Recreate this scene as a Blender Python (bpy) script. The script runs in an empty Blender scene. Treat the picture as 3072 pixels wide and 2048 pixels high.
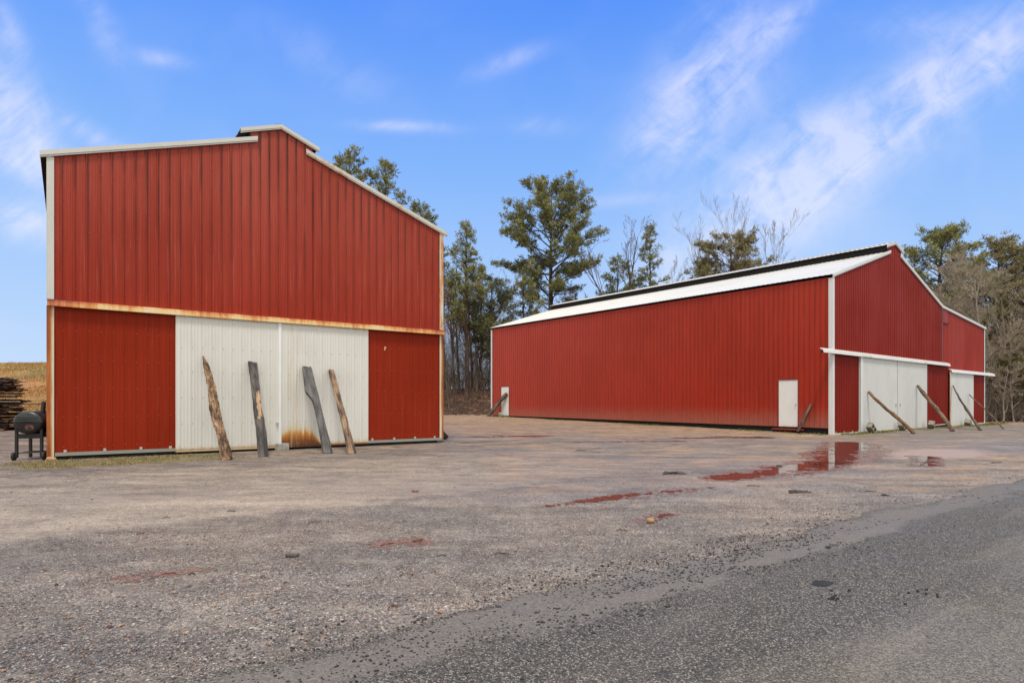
import bpy, math, random
import numpy as np
from mathutils import Vector, Matrix

random.seed(7)
RNG = np.random.default_rng(7)
scene = bpy.context.scene
COL = scene.collection
PI = math.pi

# ------------------------------------------------------------------ basics
CAM_H = 1.2824
BARN_A = (-10.0361, 13.1901, 0.6297)      # near barn: front left corner, yaw
BARN_B = (13.2652, 25.2566, 0.6758)       # long barn: front left corner, yaw
WA, LA = 9.736, 18.0
WB, LB, WLEAN = 13.36, 23.56, 7.94
PITCH = 0.2286


def to_world(B, s, t, z=0.0):
    c, q = math.cos(B[2]), math.sin(B[2])
    return Vector((B[0] + s * c - t * q, B[1] + s * q + t * c, z))


def to_local(B, x, y):
    c, q = math.cos(B[2]), math.sin(B[2])
    dx, dy = x - B[0], y - B[1]
    return dx * c + dy * q, -dx * q + dy * c


def smooth(a, b, v):
    t = np.clip((np.asarray(v, float) - a) / (b - a), 0, 1)
    return t * t * (3 - 2 * t)


def _hash(ix, iy, seed):
    n = (ix.astype(np.int64) * 374761393 + iy.astype(np.int64) * 668265263 + seed * 974711) & 0x7fffffff
    n = ((n ^ (n >> 13)) * 1274126177) & 0x7fffffff
    return ((n ^ (n >> 16)) & 0xffff) / 65535.0


def vnoise(x, y, seed=0):
    x = np.asarray(x, float); y = np.asarray(y, float)
    ix, iy = np.floor(x), np.floor(y)
    fx, fy = x - ix, y - iy
    fx = fx * fx * (3 - 2 * fx); fy = fy * fy * (3 - 2 * fy)
    a = _hash(ix, iy, seed); b = _hash(ix + 1, iy, seed)
    c = _hash(ix, iy + 1, seed); d = _hash(ix + 1, iy + 1, seed)
    return (a * (1 - fx) + b * fx) * (1 - fy) + (c * (1 - fx) + d * fx) * fy


def fbm(x, y, seed=0, octv=4):
    r, amp, tot = 0, 1.0, 0.0
    x = np.asarray(x, float); y = np.asarray(y, float)
    for o in range(octv):
        r = r + amp * vnoise(x * 2 ** o, y * 2 ** o, seed + o * 17)
        tot += amp; amp *= 0.5
    return r / tot


# terrain height ---------------------------------------------------------
_cp = []
for s_, z_ in ((0, 0.02), (2.5, 0.02), (5, 0.02), (7.5, 0.02), (9.7, 0.02)):
    w_ = to_world(BARN_A, s_, -0.2); _cp.append((w_.x, w_.y, z_))
    w_ = to_world(BARN_A, s_, 10); _cp.append((w_.x, w_.y, 0.12))
    w_ = to_world(BARN_A, s_, 18); _cp.append((w_.x, w_.y, 0.2))
for s_ in (0, 3.5, 7, 10.5, 14, 17.5, 21):
    w_ = to_world(BARN_B, s_, -0.3); _cp.append((w_.x, w_.y, -0.09 - 0.04 * (s_ > 15)))
for t_ in (0, 4, 8, 12, 16, 20, 23.5):
    w_ = to_world(BARN_B, -0.3, t_); _cp.append((w_.x, w_.y, -0.07 + 0.34 * t_ / 23.5))
_cp += [(0, 3, 0.0), (-5, 3, 0.0), (5, 5, 0.0), (10, 10, 0.0), (0, 8, 0.0), (6, 12, -0.02), (10, 17, -0.04),
        (-10, 8, 0.03), (-4, 9, 0.0), (0, 18, 0.02), (3, 25, 0.02), (-2, 30, 0.1), (20, 20, -0.05),
        (-16, 12, 0.06), (-20, 24, 0.1), (0, -6, -0.02), (-12, -6, 0), (14, -4, 0), (30, 25, -0.05), (36, 40, -0.1), (2, 47, 0.35), (-10, 45, 0.35)]
_cp = np.array(_cp)


def ground_z(x, y):
    x = np.asarray(x, float); y = np.asarray(y, float)
    num = np.zeros(np.broadcast(x, y).shape); den = np.zeros_like(num)
    for px, py, pz in _cp:
        d2 = (x - px) ** 2 + (y - py) ** 2
        w = 1.0 / (d2 + 2.0) ** 1.5
        num += w * pz; den += w
    z = num / den
    # grassy rise behind the near barn, on the left
    hill = 5.6 * smooth(26, 74, y) * smooth(-16, -46, x) + 0.25 * smooth(24, 60, y) * smooth(-16, -46, x) * (fbm(x / 9, y / 9, 5, 3) - .5)
    hill *= 1 - smooth(80, 150, y)
    # leaf-covered bank under the wood behind the long barn
    line = 46.5 + 0.62 * np.clip(x, -8, 60) * (x > 0)
    bank = 2.2 * smooth(0, 8, y - line) * smooth(-34, -16, x) * (1 - smooth(24, 34, x)) * (1 - 0.9 * smooth(16, 40, y - line))
    return z + hill + bank + 0.0 * x


def gz(x, y):
    return float(ground_z(np.array([x]), np.array([y]))[0])


# ------------------------------------------------------------------ node helpers
class NT:
    def __init__(self, tree):
        self.t = tree
        self.N = tree.nodes
        self.L = tree.links

    def put(self, sock, v):
        if v is None:
            return
        if isinstance(v, bpy.types.NodeSocket):
            self.L.new(v, sock)
        else:
            if isinstance(v, (tuple, list)) and len(v) == 3 and sock.type == 'RGBA':
                v = (*v, 1)
            sock.default_value = v

    def coord(self, kind='Object'):
        return self.N.new('ShaderNodeTexCoord').outputs[kind]

    def map(self, vec, scale=(1, 1, 1), loc=(0, 0, 0), rot=(0, 0, 0)):
        m = self.N.new('ShaderNodeMapping')
        self.put(m.inputs['Vector'], vec); m.inputs['Scale'].default_value = scale
        m.inputs['Location'].default_value = loc; m.inputs['Rotation'].default_value = rot
        return m.outputs[0]

    def noise(self, vec, scale=1.0, detail=4.0, rough=0.5, dist=0.0, out='Fac', dim='3D'):
        n = self.N.new('ShaderNodeTexNoise'); n.noise_dimensions = dim
        self.put(n.inputs['Vector'], vec)
        self.put(n.inputs['Scale'], scale); n.inputs['Detail'].default_value = detail
        n.inputs['Roughness'].default_value = rough; n.inputs['Distortion'].default_value = dist
        return n.outputs[out]

    def voro(self, vec, scale=1.0, feature='F1', out='Distance', rnd=1.0):
        n = self.N.new('ShaderNodeTexVoronoi'); n.feature = feature
        self.put(n.inputs['Vector'], vec); self.put(n.inputs['Scale'], scale)
        n.inputs['Randomness'].default_value = rnd
        return n.outputs[out]

    def math(self, op, a, b=None, c=None, clamp=False):
        n = self.N.new('ShaderNodeMath'); n.operation = op; n.use_clamp = clamp
        self.put(n.inputs[0], a); self.put(n.inputs[1], b)
        if c is not None:
            self.put(n.inputs[2], c)
        return n.outputs[0]

    def sep(self, vec):
        n = self.N.new('ShaderNodeSeparateXYZ'); self.put(n.inputs[0], vec); return n.outputs

    def sepc(self, col):
        n = self.N.new('ShaderNodeSeparateColor'); self.put(n.inputs[0], col); return n.outputs

    def comb(self, x=0.0, y=0.0, z=0.0):
        n = self.N.new('ShaderNodeCombineXYZ')
        for i, v in enumerate((x, y, z)):
            self.put(n.inputs[i], v)
        return n.outputs[0]

    def ramp(self, fac, stops, interp='LINEAR'):
        n = self.N.new('ShaderNodeValToRGB'); n.color_ramp.interpolation = interp
        self.put(n.inputs[0], fac)
        el = n.color_ramp.elements
        while len(el) < len(stops):
            el.new(0.5)
        for e, (p, c) in zip(el, stops):
            e.position = p
            e.color = (c, c, c, 1) if isinstance(c, (int, float)) else (*c, 1)
        return n.outputs[0]

    def rng(self, v, a, b, c=0.0, d=1.0, kind='SMOOTHSTEP'):
        n = self.N.new('ShaderNodeMapRange'); n.interpolation_type = kind; n.clamp = True if kind == 'LINEAR' else n.clamp
        self.put(n.inputs['Value'], v)
        for k, x in zip(('From Min', 'From Max', 'To Min', 'To Max'), (a, b, c, d)):
            self.put(n.inputs[k], x)
        return n.outputs[0]

    def mix(self, f, a, b, blend='MIX'):
        n = self.N.new('ShaderNodeMix'); n.data_type = 'RGBA'; n.blend_type = blend
        self.put(n.inputs[0], f); self.put(n.inputs[6], a); self.put(n.inputs[7], b)
        return n.outputs[2]

    def attr(self, name, out='Color'):
        n = self.N.new('ShaderNodeAttribute'); n.attribute_name = name; return n.outputs[out]

    def bump(self, h, strength=0.5, dist=0.01, normal=None):
        n = self.N.new('ShaderNodeBump'); self.put(n.inputs['Height'], h)
        self.put(n.inputs['Strength'], strength); self.put(n.inputs['Distance'], dist)
        if normal is not None:
            self.put(n.inputs['Normal'], normal)
        return n.outputs[0]


def mat(name, base=(.5, .5, .5), rough=0.6, metal=0.0, spec=0.5):
    m = bpy.data.materials.new(name); m.use_nodes = True
    nt = NT(m.node_tree); b = m.node_tree.nodes['Principled BSDF']
    b.inputs['Base Color'].default_value = (*base, 1)
    b.inputs['Roughness'].default_value = rough; b.inputs['Metallic'].default_value = metal
    b.inputs['Specular IOR Level'].default_value = spec
    return m, nt, b


# ------------------------------------------------------------------ materials
RUST_STOPS = [(0.0, (.10, .03, .015)), (0.3, (.28, .075, .02)), (0.55, (.48, .17, .045)), (0.8, (.62, .40, .19)), (1.0, (.62, .56, .44))]


def red_metal(name, base, fade_sheen, axis='x', dirt=0.6, ztop=8.0, zbot=3.4, rough=0.36, top_fade_sheen=0.6, foot=None, line=.35, spec=.3):
    m, n, b = mat(name, base, rough, 0, spec)
    oc = n.coord(); s = n.sep(oc)
    u = s[0] if axis == 'x' else s[1]
    z = s[2]
    col = n.mix(n.rng(z, zbot, ztop, 0, top_fade_sheen, 'LINEAR'), base, fade_sheen)  # paler towards the top: chalky weathering plus sky sheen painted into the red
    blot = n.noise(n.map(oc, (.35, .35, .25)), 1.0, 5, .6)
    col = n.mix(n.rng(blot, .38, .68, 0, .55), col, tuple(c * .70 for c in base))
    # sheet to sheet differences: 0.914 m sheets
    sheet = n.math('FLOOR', n.math('DIVIDE', u, .9144))
    wn = n.N.new('ShaderNodeTexWhiteNoise'); wn.noise_dimensions = '1D'; n.put(wn.inputs['W'], sheet)
    col = n.mix(n.rng(wn.outputs['Value'], 0, 1, 0, .34, 'LINEAR'), col, tuple(c * .78 for c in base))
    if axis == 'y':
        col = n.mix(n.rng(u, 5, 23, 0, .55, 'LINEAR'), col, tuple(min(1, c * 1.12 + .022) for c in fade_sheen))  # grazing sheen painted in: wall colour grows paler towards its far end
    # streaks running down
    sv = n.comb(n.math('MULTIPLY', u, 22.0), 0.0, n.math('MULTIPLY', z, .55))
    st = n.noise(sv, 1.0, 3, .6)
    col = n.mix(n.rng(st, .50, .78, 0, .42), col, tuple(min(1, c * 1.25 + .03) for c in fade_sheen))
    # grime caught along the ribs, strongest under the eave
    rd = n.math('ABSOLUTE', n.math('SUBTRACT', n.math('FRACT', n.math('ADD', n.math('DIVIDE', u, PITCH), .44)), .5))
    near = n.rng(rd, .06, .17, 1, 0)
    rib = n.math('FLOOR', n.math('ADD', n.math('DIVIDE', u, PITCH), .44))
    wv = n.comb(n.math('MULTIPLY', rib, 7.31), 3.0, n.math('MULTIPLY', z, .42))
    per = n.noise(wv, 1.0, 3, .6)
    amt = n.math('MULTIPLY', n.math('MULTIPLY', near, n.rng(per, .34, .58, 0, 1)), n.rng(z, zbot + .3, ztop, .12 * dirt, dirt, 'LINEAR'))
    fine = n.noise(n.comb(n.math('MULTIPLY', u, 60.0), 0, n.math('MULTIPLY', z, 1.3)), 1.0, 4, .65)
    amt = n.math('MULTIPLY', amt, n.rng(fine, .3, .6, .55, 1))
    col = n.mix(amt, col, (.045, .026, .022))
    # thin line of shade painted into the colour at each rib foot
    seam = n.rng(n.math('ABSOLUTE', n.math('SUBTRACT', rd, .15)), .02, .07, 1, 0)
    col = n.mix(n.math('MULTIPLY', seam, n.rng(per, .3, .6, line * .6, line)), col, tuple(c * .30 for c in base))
    if foot is not None:
        fn = n.noise(oc, 2.2, 4, .6)
        f = n.math('MULTIPLY', n.rng(n.math('ADD', z, n.math('MULTIPLY', fn, .5)), foot, foot + 1.1, 1, 0), .55)
        col = n.mix(f, col, (.34, .17, .12))
    n.put(b.inputs['Base Color'], col)
    n.put(b.inputs['Roughness'], n.rng(blot, .3, .7, rough - .06, rough + .12))
    # slight oil-canning of thin sheet
    wav = n.noise(n.map(oc, (1.6, 1.6, .9)), 1.0, 2, .5)
    n.put(b.inputs['Normal'], n.bump(wav, .22, .03))
    return m


def white_metal(name, base=(.62, .63, .60), rust=0.0, axis='x', zb=0.1, patch=None, dirt=.25, rough=.42, seam=.045):
    m, n, b = mat(name, base, rough)
    oc = n.coord(); s = n.sep(oc); u = s[0] if axis == 'x' else s[1]; z = s[2]
    blot = n.noise(n.map(oc, (.8, .8, .5)), 1.3, 5, .6)
    col = n.mix(n.rng(blot, .35, .75, 0, .5), base, tuple(c * .84 for c in base))
    st = n.noise(n.comb(n.math('MULTIPLY', u, 26.0), 0, n.math('MULTIPLY', z, .7)), 1.0, 4, .6)
    col = n.mix(n.rng(st, .5, .8, 0, dirt), col, (.36, .33, .28))
    rd = n.math('ABSOLUTE', n.math('SUBTRACT', n.math('FRACT', n.math('ADD', n.math('DIVIDE', u, PITCH), .42)), .5))
    col = n.mix(n.rng(rd, .05, .13, seam, 0), col, (.30, .29, .27))
    if rust > 0:
        stv = n.noise(n.comb(n.math('MULTIPLY', u, 9.0), 0, n.math('MULTIPLY', z, 1.1)), 1.0, 5, .65)
        reach = n.rng(stv, .3, .75, .05, .45 * rust, 'LINEAR')
        low = n.rng(n.math('SUBTRACT', z, zb), 0.0, reach, 1, 0)
        col = n.mix(n.math('MULTIPLY', low, .8), col, (.55, .37, .16))
    if patch is not None:
        u0, u1, hh = patch
        cx, hw = (u0 + u1) / 2, (u1 - u0) / 2
        du = n.math('ABSOLUTE', n.math('SUBTRACT', u, cx))
        stp = n.noise(n.comb(n.math('MULTIPLY', n.math('FLOOR', n.math('MULTIPLY', u, 17.0)), 3.7), 0, n.math('MULTIPLY', z, .3)), 1.0, 2, .5)
        stf = n.noise(n.comb(n.math('MULTIPLY', u, 55.0), 0, n.math('MULTIPLY', z, 2.0)), 1.0, 4, .6)
        hgt = n.math('MULTIPLY', n.rng(du, hw * .7, hw * 1.7, hh, 0.02), n.math('ADD', n.math('MULTIPLY', stp, 1.0), n.math('MULTIPLY', stf, .75)))
        lev = n.math('DIVIDE', n.math('SUBTRACT', z, zb), n.math('ADD', hgt, .01))
        rc = n.ramp(n.math('ADD', lev, n.math('MULTIPLY', n.math('SUBTRACT', stf, .5), .3)), [(0.0, (.11, .036, .014)), (.35, (.19, .055, .012)), (.6, (.40, .14, .02)), (.85, (.58, .29, .06)), (1.0, (.64, .50, .28))])
        col = n.mix(n.rng(lev, .7, 1.5, 1, 0), col, rc)
        # long pale stain running down from the track
        run = n.rng(n.math('ABSOLUTE', n.math('SUBTRACT', u, u0 + .28)), .02, .26, 1, 0)
        rn = n.noise(n.comb(n.math('MULTIPLY', u, 18.0), 0, n.math('MULTIPLY', z, .8)), 1.0, 4, .6)
        col = n.mix(n.math('MULTIPLY', run, n.rng(rn, .42, .7, 0, .55)), col, (.58, .42, .22))
    n.put(b.inputs['Base Color'], col)
    wav = n.noise(n.map(oc, (1.5, 1.5, .8)), 1.0, 2, .5)
    n.put(b.inputs['Normal'], n.bump(wav, .2, .03))
    return m


def trim_metal(name, base=(.56, .56, .53), rust=.25, rough=.45, axis=(3, 3, 1.2), side=None):
    """painted trim; side=(x0, x1): rust grows from x0 towards x1"""
    m, n, b = mat(name, base, rough)
    oc = n.coord()
    a = n.noise(n.map(oc, axis), 1.4, 5, .62)
    f = n.noise(n.map(oc, tuple(v * 6 for v in axis)), 1.0, 4, .6)
    v = n.math('ADD', a, n.math('MULTIPLY', n.math('SUBTRACT', f, .5), .35))
    if side is not None:
        x = n.sep(oc)[0]
        v = n.math('ADD', v, n.rng(x, side[0], side[1], .42, -.42, 'LINEAR'))
    amt = n.rng(v, .78 - rust, .95 - rust * .75, 0, 1)
    rc = n.ramp(n.math('SUBTRACT', 1.25, v), RUST_STOPS)
    col = n.mix(n.rng(a, .3, .7, 0, .3), base, tuple(c * .8 for c in base))
    n.put(b.inputs['Base Color'], n.mix(amt, col, rc))
    n.put(b.inputs['Roughness'], n.rng(amt, 0, 1, rough, .8))
    return m


def rust_track(name):
    m, n, b = mat(name, rough=.7)
    oc = n.coord(); s = n.sep(oc)
    big = n.noise(n.comb(n.math('MULTIPLY', s[0], .75), 0, 0), 1.0, 3, .6)
    fine = n.noise(n.comb(n.math('MULTIPLY', s[0], 9.0), 0, n.math('MULTIPLY', s[2], 1.5)), 1.0, 5, .7)
    v = n.math('ADD', n.math('MULTIPLY', big, 1.15), n.math('MULTIPLY', n.math('SUBTRACT', fine, .5), .75))
    v = n.math('SUBTRACT', v, n.rng(s[2], 3.40, 3.505, 0.0, .2))
    v = n.math('SUBTRACT', v, n.rng(n.math('ABSOLUTE', n.math('SUBTRACT', s[0], WA / 2)), 3.9, 4.9, 0.0, .2))
    n.put(b.inputs['Base Color'], n.ramp(v, [(0.06, (.05, .02, .018)), (.2, (.20, .05, .03)), (.34, (.46, .13, .055)), (.46, (.62, .27, .075)), (.6, (.72, .52, .24)), (.85, (.70, .62, .44))]))
    return m


def roof_white(name):
    m, n, b = mat(name, (.78, .78, .75), .35)
    oc = n.coord()
    a = n.noise(n.map(oc, (.5, .12, .5)), 1.6, 5, .6)
    col = n.mix(n.rng(a, .45, .75, 0, .5), (.62, .62, .595), (.47, .45, .40))
    x = n.sep(oc)[0]
    st = n.noise(n.map(oc, (.3, 5.0, .3)), 1.0, 4, .6)
    col = n.mix(n.math('MULTIPLY', n.rng(x, 4.0, 5.8, 0, .6), n.rng(st, .4, .7, 0, 1)), col, (.45, .34, .24))
    rd = n.math('ABSOLUTE', n.math('SUBTRACT', n.math('FRACT', n.math('ADD', n.math('DIVIDE', n.sep(oc)[1], PITCH), .40)), .5))
    col = n.mix(n.rng(rd, .04, .16, .55, 0), col, (.30, .29, .27))
    n.put(b.inputs['Base Color'], col)
    return m


def plain(name, base, rough=.7, var=.25, scale=6.0, bump=0.0, bscale=None, metal=0.0, spec=.5):
    m, n, b = mat(name, base, rough, metal, spec)
    oc = n.coord()
    a = n.noise(oc, scale, 5, .62)
    n.put(b.inputs['Base Color'], n.mix(n.rng(a, .3, .7), tuple(c * (1 - var) for c in base), tuple(min(1, c * (1 + var)) for c in base)))
    if bump:
        n.put(b.inputs['Normal'], n.bump(n.noise(oc, bscale or scale * 4, 5, .65), .8, bump))
    return m


def wood(name, dark, mid, light, along=(1.2, 14, 14), contrast=(.35, .5, .65), bump=.008, rough=.85, torn=None):
    """grain runs along the local x of the piece"""
    m, n, b = mat(name, mid, rough, 0, .3)
    oc = n.coord()
    a = n.noise(n.map(oc, along), 1.0, 6, .7, .6)
    g = n.noise(n.map(oc, (along[0] * 2.5, along[1] * 5, along[2] * 5)), 1.0, 5, .7)
    patch = n.noise(n.map(oc, (1.6, 4, 4)), 1.0, 3, .6)
    v = n.math('ADD', n.math('MULTIPLY', a, .75), n.math('MULTIPLY', n.math('SUBTRACT', g, .5), .5))
    v = n.math('ADD', v, n.math('MULTIPLY', n.math('SUBTRACT', patch, .4), .55))
    col = n.ramp(v, [(contrast[0], dark), (contrast[1], mid), (contrast[2], light)])
    if torn is not None:      # a strip of bare pale wood where the surface has split away
        sx = n.sep(oc)
        wob = n.math('MULTIPLY', n.math('SUBTRACT', n.noise(n.map(oc, (5, 9, 9)), 1.0, 4, .6), .5), .16)
        inx = n.rng(n.math('ABSOLUTE', n.math('SUBTRACT', n.math('ADD', sx[0], n.math('MULTIPLY', wob, 3.0)), torn[0])), torn[1] * .8, torn[1], 1, 0)
        iny = n.rng(n.math('ABSOLUTE', n.math('SUBTRACT', n.math('ADD', sx[1], wob), torn[2])), torn[3] * .7, torn[3], 1, 0)
        col = n.mix(n.math('MULTIPLY', n.math('MULTIPLY', inx, iny), .9), col, n.ramp(g, [(.3, (.20, .11, .06)), (.5, (.46, .30, .18)), (.7, (.58, .42, .27))]))
    n.put(b.inputs['Base Color'], col)
    n.put(b.inputs['Normal'], n.bump(n.math('ADD', a, g), .9, bump))
    return m


M = {}
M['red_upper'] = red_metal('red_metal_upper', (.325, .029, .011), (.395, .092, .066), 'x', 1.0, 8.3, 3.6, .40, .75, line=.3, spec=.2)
M['red_lower'] = red_metal('red_metal_lower', (.285, .024, .0065), (.28, .024, .008), 'x', .10, 3.6, 0, .5, .2, line=.18, spec=.1)
M['red_side'] = red_metal('red_metal_side', (.395, .032, .013), (.40, .047, .026), 'y', .30, 6.8, .2, .42, .4, foot=.35, line=.55, spec=.2)
M['red_front'] = red_metal('red_metal_front', (.25, .017, .007), (.275, .034, .021), 'x', .35, 9.0, 3.2, .45, .6, line=.45, spec=.1)  # facade shading put into the colour: darker red than the side wall
M['red_lean'] = red_metal('red_metal_lean', (.34, .030, .014), (.34, .040, .022), 'x', .35, 7.0, 2.2, .42, .4, line=.35, spec=.15)
M['red_front_low'] = red_metal('red_metal_front_low', (.20, .013, .005), (.20, .013, .006), 'x', .1, 3.4, 0, .5, .1, line=.25, spec=.08)
M['white_door'] = white_metal('white_sheet', (.69, .69, .65), .55, 'x', .1)
M['white_door_rust'] = white_metal('white_sheet_rusted', (.69, .69, .65), .7, 'x', .1, (4.92, 5.72, .50))
M['white_door_b'] = white_metal('white_sheet_cool', (.585, .61, .605), .35, 'x', -.08, None, .3)
M['white_side_door'] = white_metal('white_steel_door', (.80, .81, .78), .6, 'y', .15, None, .08, seam=0)
M['roof'] = roof_white('white_roof_sheet')
M['trim'] = trim_metal('pale_trim', (.60, .60, .565), .12)
M['trim_rusty'] = trim_metal('rusty_trim', (.62, .59, .50), .42, .5, (5, 5, .8))
M['trim_orange'] = trim_metal('orange_rust_trim', (.62, .58, .46), .5, .6, (5, 5, .5), (0.025, .105))
M['trim_orange_r'] = trim_metal('orange_rust_trim_r', (.62, .58, .46), .5, .6, (5, 5, .5), (WA - .005, WA - .105))
M['trim_rail'] = trim_metal('dull_rail', (.27, .285, .255), .26, .5, (2, 5, 5))
M['trim_some'] = trim_metal('slightly_rusty_trim', (.60, .59, .54), .27, .45, (1.2, 3, 1.2))
M['trim_b'] = trim_metal('clean_trim', (.70, .71, .70), .03)
M['astragal'] = plain('white_strip', (.80, .82, .82), .4, .04, 3)
M['trim_b_track'] = trim_metal('track_trim', (.68, .68, .65), .2, .45, (.8, 3, 3))
M['track'] = rust_track('rusted_track')
M['dark'] = plain('dark_interior', (.012, .012, .013), .9)
M['dark_red'] = plain('dark_red_plank', (.22, .03, .022), .6)
M['galv'] = plain('galvanised', (.55, .56, .56), .4, .15, 20, metal=.6)
M['screw'] = plain('screw_head', (.36, .35, .33), .5, .2, 30)
M['screw_red'] = plain('screw_head_red', (.36, .055, .024), .5, .2, 30)
M['concrete'] = plain('weathered_block', (.25, .225, .18), .95, .35, 9, .012, 60)
M['concrete_pale'] = plain('pale_block', (.36, .35, .31), .95, .3, 9, .012, 60)
M['steel_black'] = plain('black_grill_steel', (.010, .010, .011), .42, .4, 7)
M['steel_lid'] = plain('grey_lid_steel', (.022, .026, .029), .34, .3, 6)
M['steel_rust'] = plain('sooty_rust_steel', (.06, .032, .028), .6, .5, 8)
M['rubber'] = plain('black_rubber', (.02, .02, .02), .8)
M['emblem'] = plain('faded_red_emblem', (.11, .035, .028), .6, .4, 30)
M['bark_board'] = wood('bark_board_tan', (.055, .032, .02), (.30, .185, .105), (.55, .39, .25), (4, 14, 14), (.38, .52, .66), .02)
M['grey_board'] = wood('grey_board', (.035, .032, .031), (.10, .09, .085), (.26, .2, .15), (1.3, 12, 12), (.34, .5, .8), torn=(1.55, .42, .035, .05))
M['slate_board'] = wood('slate_board', (.04, .038, .037), (.13, .125, .122), (.24, .22, .2), (1.3, 14, 14), (.3, .5, .75))
M['tan_board'] = wood('tan_board', (.055, .04, .033), (.31, .20, .125), (.47, .33, .21), (1.2, 14, 14), (.34, .5, .7), .012)
M['pole_tan'] = wood('pole_tan', (.10, .055, .032), (.27, .16, .09), (.42, .29, .18), (1.5, 18, 18))
M['pole_grey'] = wood('pole_grey', (.06, .045, .04), (.16, .12, .09), (.28, .21, .16), (1.5, 18, 18))
M['pole_brown'] = wood('pole_brown', (.07, .045, .035), (.21, .145, .10), (.33, .25, .18), (1.5, 18, 18))
M['charred'] = wood('charred_log', (.012, .011, .011), (.03, .027, .026), (.07, .06, .05))
M['pile_dark'] = wood('pile_board_dark', (.025, .018, .016), (.085, .06, .05), (.17, .12, .10), (1, 16, 16))
M['pile_mid'] = wood('pile_board_brown', (.05, .032, .024), (.17, .11, .075), (.30, .2, .14), (1, 16, 16))
M['pile_pale'] = wood('pile_board_pale', (.10, .08, .06), (.33, .25, .19), (.45, .36, .28), (1, 16, 16))
M['stick'] = plain('wet_stick', (.055, .04, .032), .6, .4, 12, .004)
M['stick_red'] = plain('reddish_stick', (.20, .075, .04), .7, .4, 12, .004)
M['stone_tan'] = plain('tan_stone', (.40, .24, .11), .7, .3, 20, .01)


# ------------------------------------------------------------------ mesh builder
class MB:
    def __init__(self):
        self.v, self.f, self.mi = [], [], []
        self.smooth_from = None

    def add(self, verts, faces, mi=0):
        o = len(self.v)
        self.v += [tuple(p) for p in verts]
        for f in faces:
            self.f.append([i + o for i in f]); self.mi.append(mi)

    def box(self, x0, x1, y0, y1, z0, z1, mi=0, xf=None):
        V = [(x0, y0, z0), (x1, y0, z0), (x1, y1, z0), (x0, y1, z0), (x0, y0, z1), (x1, y0, z1), (x1, y1, z1), (x0, y1, z1)]
        if xf:
            V = [xf @ Vector(p) for p in V]
        self.add(V, [(0, 3, 2, 1), (4, 5, 6, 7), (0, 1, 5, 4), (1, 2, 6, 5), (2, 3, 7, 6), (3, 0, 4, 7)], mi)

    def prism(self, prof, a, b, mi=0):
        """prof: list of points; a, b map a profile point to 3D at either end"""
        n = len(prof)
        V = [a(p) for p in prof] + [b(p) for p in prof]
        F = [(i, (i + 1) % n, n + (i + 1) % n, n + i) for i in range(n)]
        self.add(V, F + [tuple(range(n - 1, -1, -1)), tuple(range(n, 2 * n))], mi)

    def tube(self, pts, rad, n=10, mi=0, cap=True, squash=None, jit=0.0, rng=None):
        pts = [Vector(p) for p in pts]
        if not hasattr(rad, '__len__'):
            rad = [rad] * len(pts)
        rings = []
        up = None
        for i, p in enumerate(pts):
            d = (pts[min(i + 1, len(pts) - 1)] - pts[max(i - 1, 0)]).normalized()
            if up is None:
                up = d.orthogonal().normalized()
            a = (up - d * up.dot(d)).normalized(); up = a
            c = d.cross(a)
            ring = []
            for k in range(n):
                th = 2 * PI * k / n
                r = rad[i] * (1 + (rng.uniform(-jit, jit) if rng else 0))
                ring.append(p + a * math.cos(th) * r + c * math.sin(th) * r * (squash or 1))
            rings.append(ring)
        V = [q for r in rings for q in r]
        F = []
        for i in range(len(pts) - 1):
            for k in range(n):
                F.append((i * n + k, i * n + (k + 1) % n, (i + 1) * n + (k + 1) % n, (i + 1) * n + k))
        if cap:
            F.append(tuple(range(n - 1, -1, -1))); F.append(tuple((len(pts) - 1) * n + k for k in range(n)))
        self.add(V, F, mi)

    def build(self, name, mats, parent=None, smooth=False, col=None):
        me = bpy.data.meshes.new(name)
        me.from_pydata(self.v, [], self.f)
        if not isinstance(mats, (list, tuple)):
            mats = [mats]
        for m in mats:
            me.materials.append(m)
        me.polygons.foreach_set('material_index', self.mi)
        if smooth:
            me.polygons.foreach_set('use_smooth', [True] * len(self.f))
        me.update()
        o = bpy.data.objects.new(name, me); COL.objects.link(o)
        if parent is not None:
            o.parent = parent
        return o


def empty(name, loc, rz=0.0):
    o = bpy.data.objects.new(name, None); COL.objects.link(o)
    o.empty_display_size = .3
    o.location = loc; o.rotation_euler = (0, 0, rz)
    return o


def tag(o, label, cat, group=None):
    o['label'] = label; o['category'] = cat
    if group:
        o['group'] = group
    return o


def np_mesh(name, verts, faces, mats, parent=None, attr=None, smooth=False, kind=None):
    """verts (n,3), faces (m,k) all of one size"""
    verts = np.asarray(verts, np.float32); faces = np.asarray(faces, np.int32)
    me = bpy.data.meshes.new(name)
    me.vertices.add(len(verts)); me.vertices.foreach_set('co', verts.ravel())
    k = faces.shape[1]
    me.loops.add(faces.size); me.loops.foreach_set('vertex_index', faces.ravel())
    me.polygons.add(len(faces))
    me.polygons.foreach_set('loop_start', np.arange(0, faces.size, k, dtype=np.int32))
    me.polygons.foreach_set('loop_total', np.full(len(faces), k, np.int32))
    if smooth:
        me.polygons.foreach_set('use_smooth', np.ones(len(faces), bool))
    for m in (mats if isinstance(mats, (list, tuple)) else [mats]):
        me.materials.append(m)
    me.update(calc_edges=True)
    if attr:
        for an, arr in attr.items():
            ca = me.color_attributes.new(an, 'FLOAT_COLOR', 'POINT')
            a4 = np.ones((len(verts), 4), np.float32); a4[:, :arr.shape[1]] = arr
            ca.data.foreach_set('color', a4.ravel())
    o = bpy.data.objects.new(name, me); COL.objects.link(o)
    if parent is not None:
        o.parent = parent
    if kind:
        o['kind'] = kind
    return o


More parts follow.
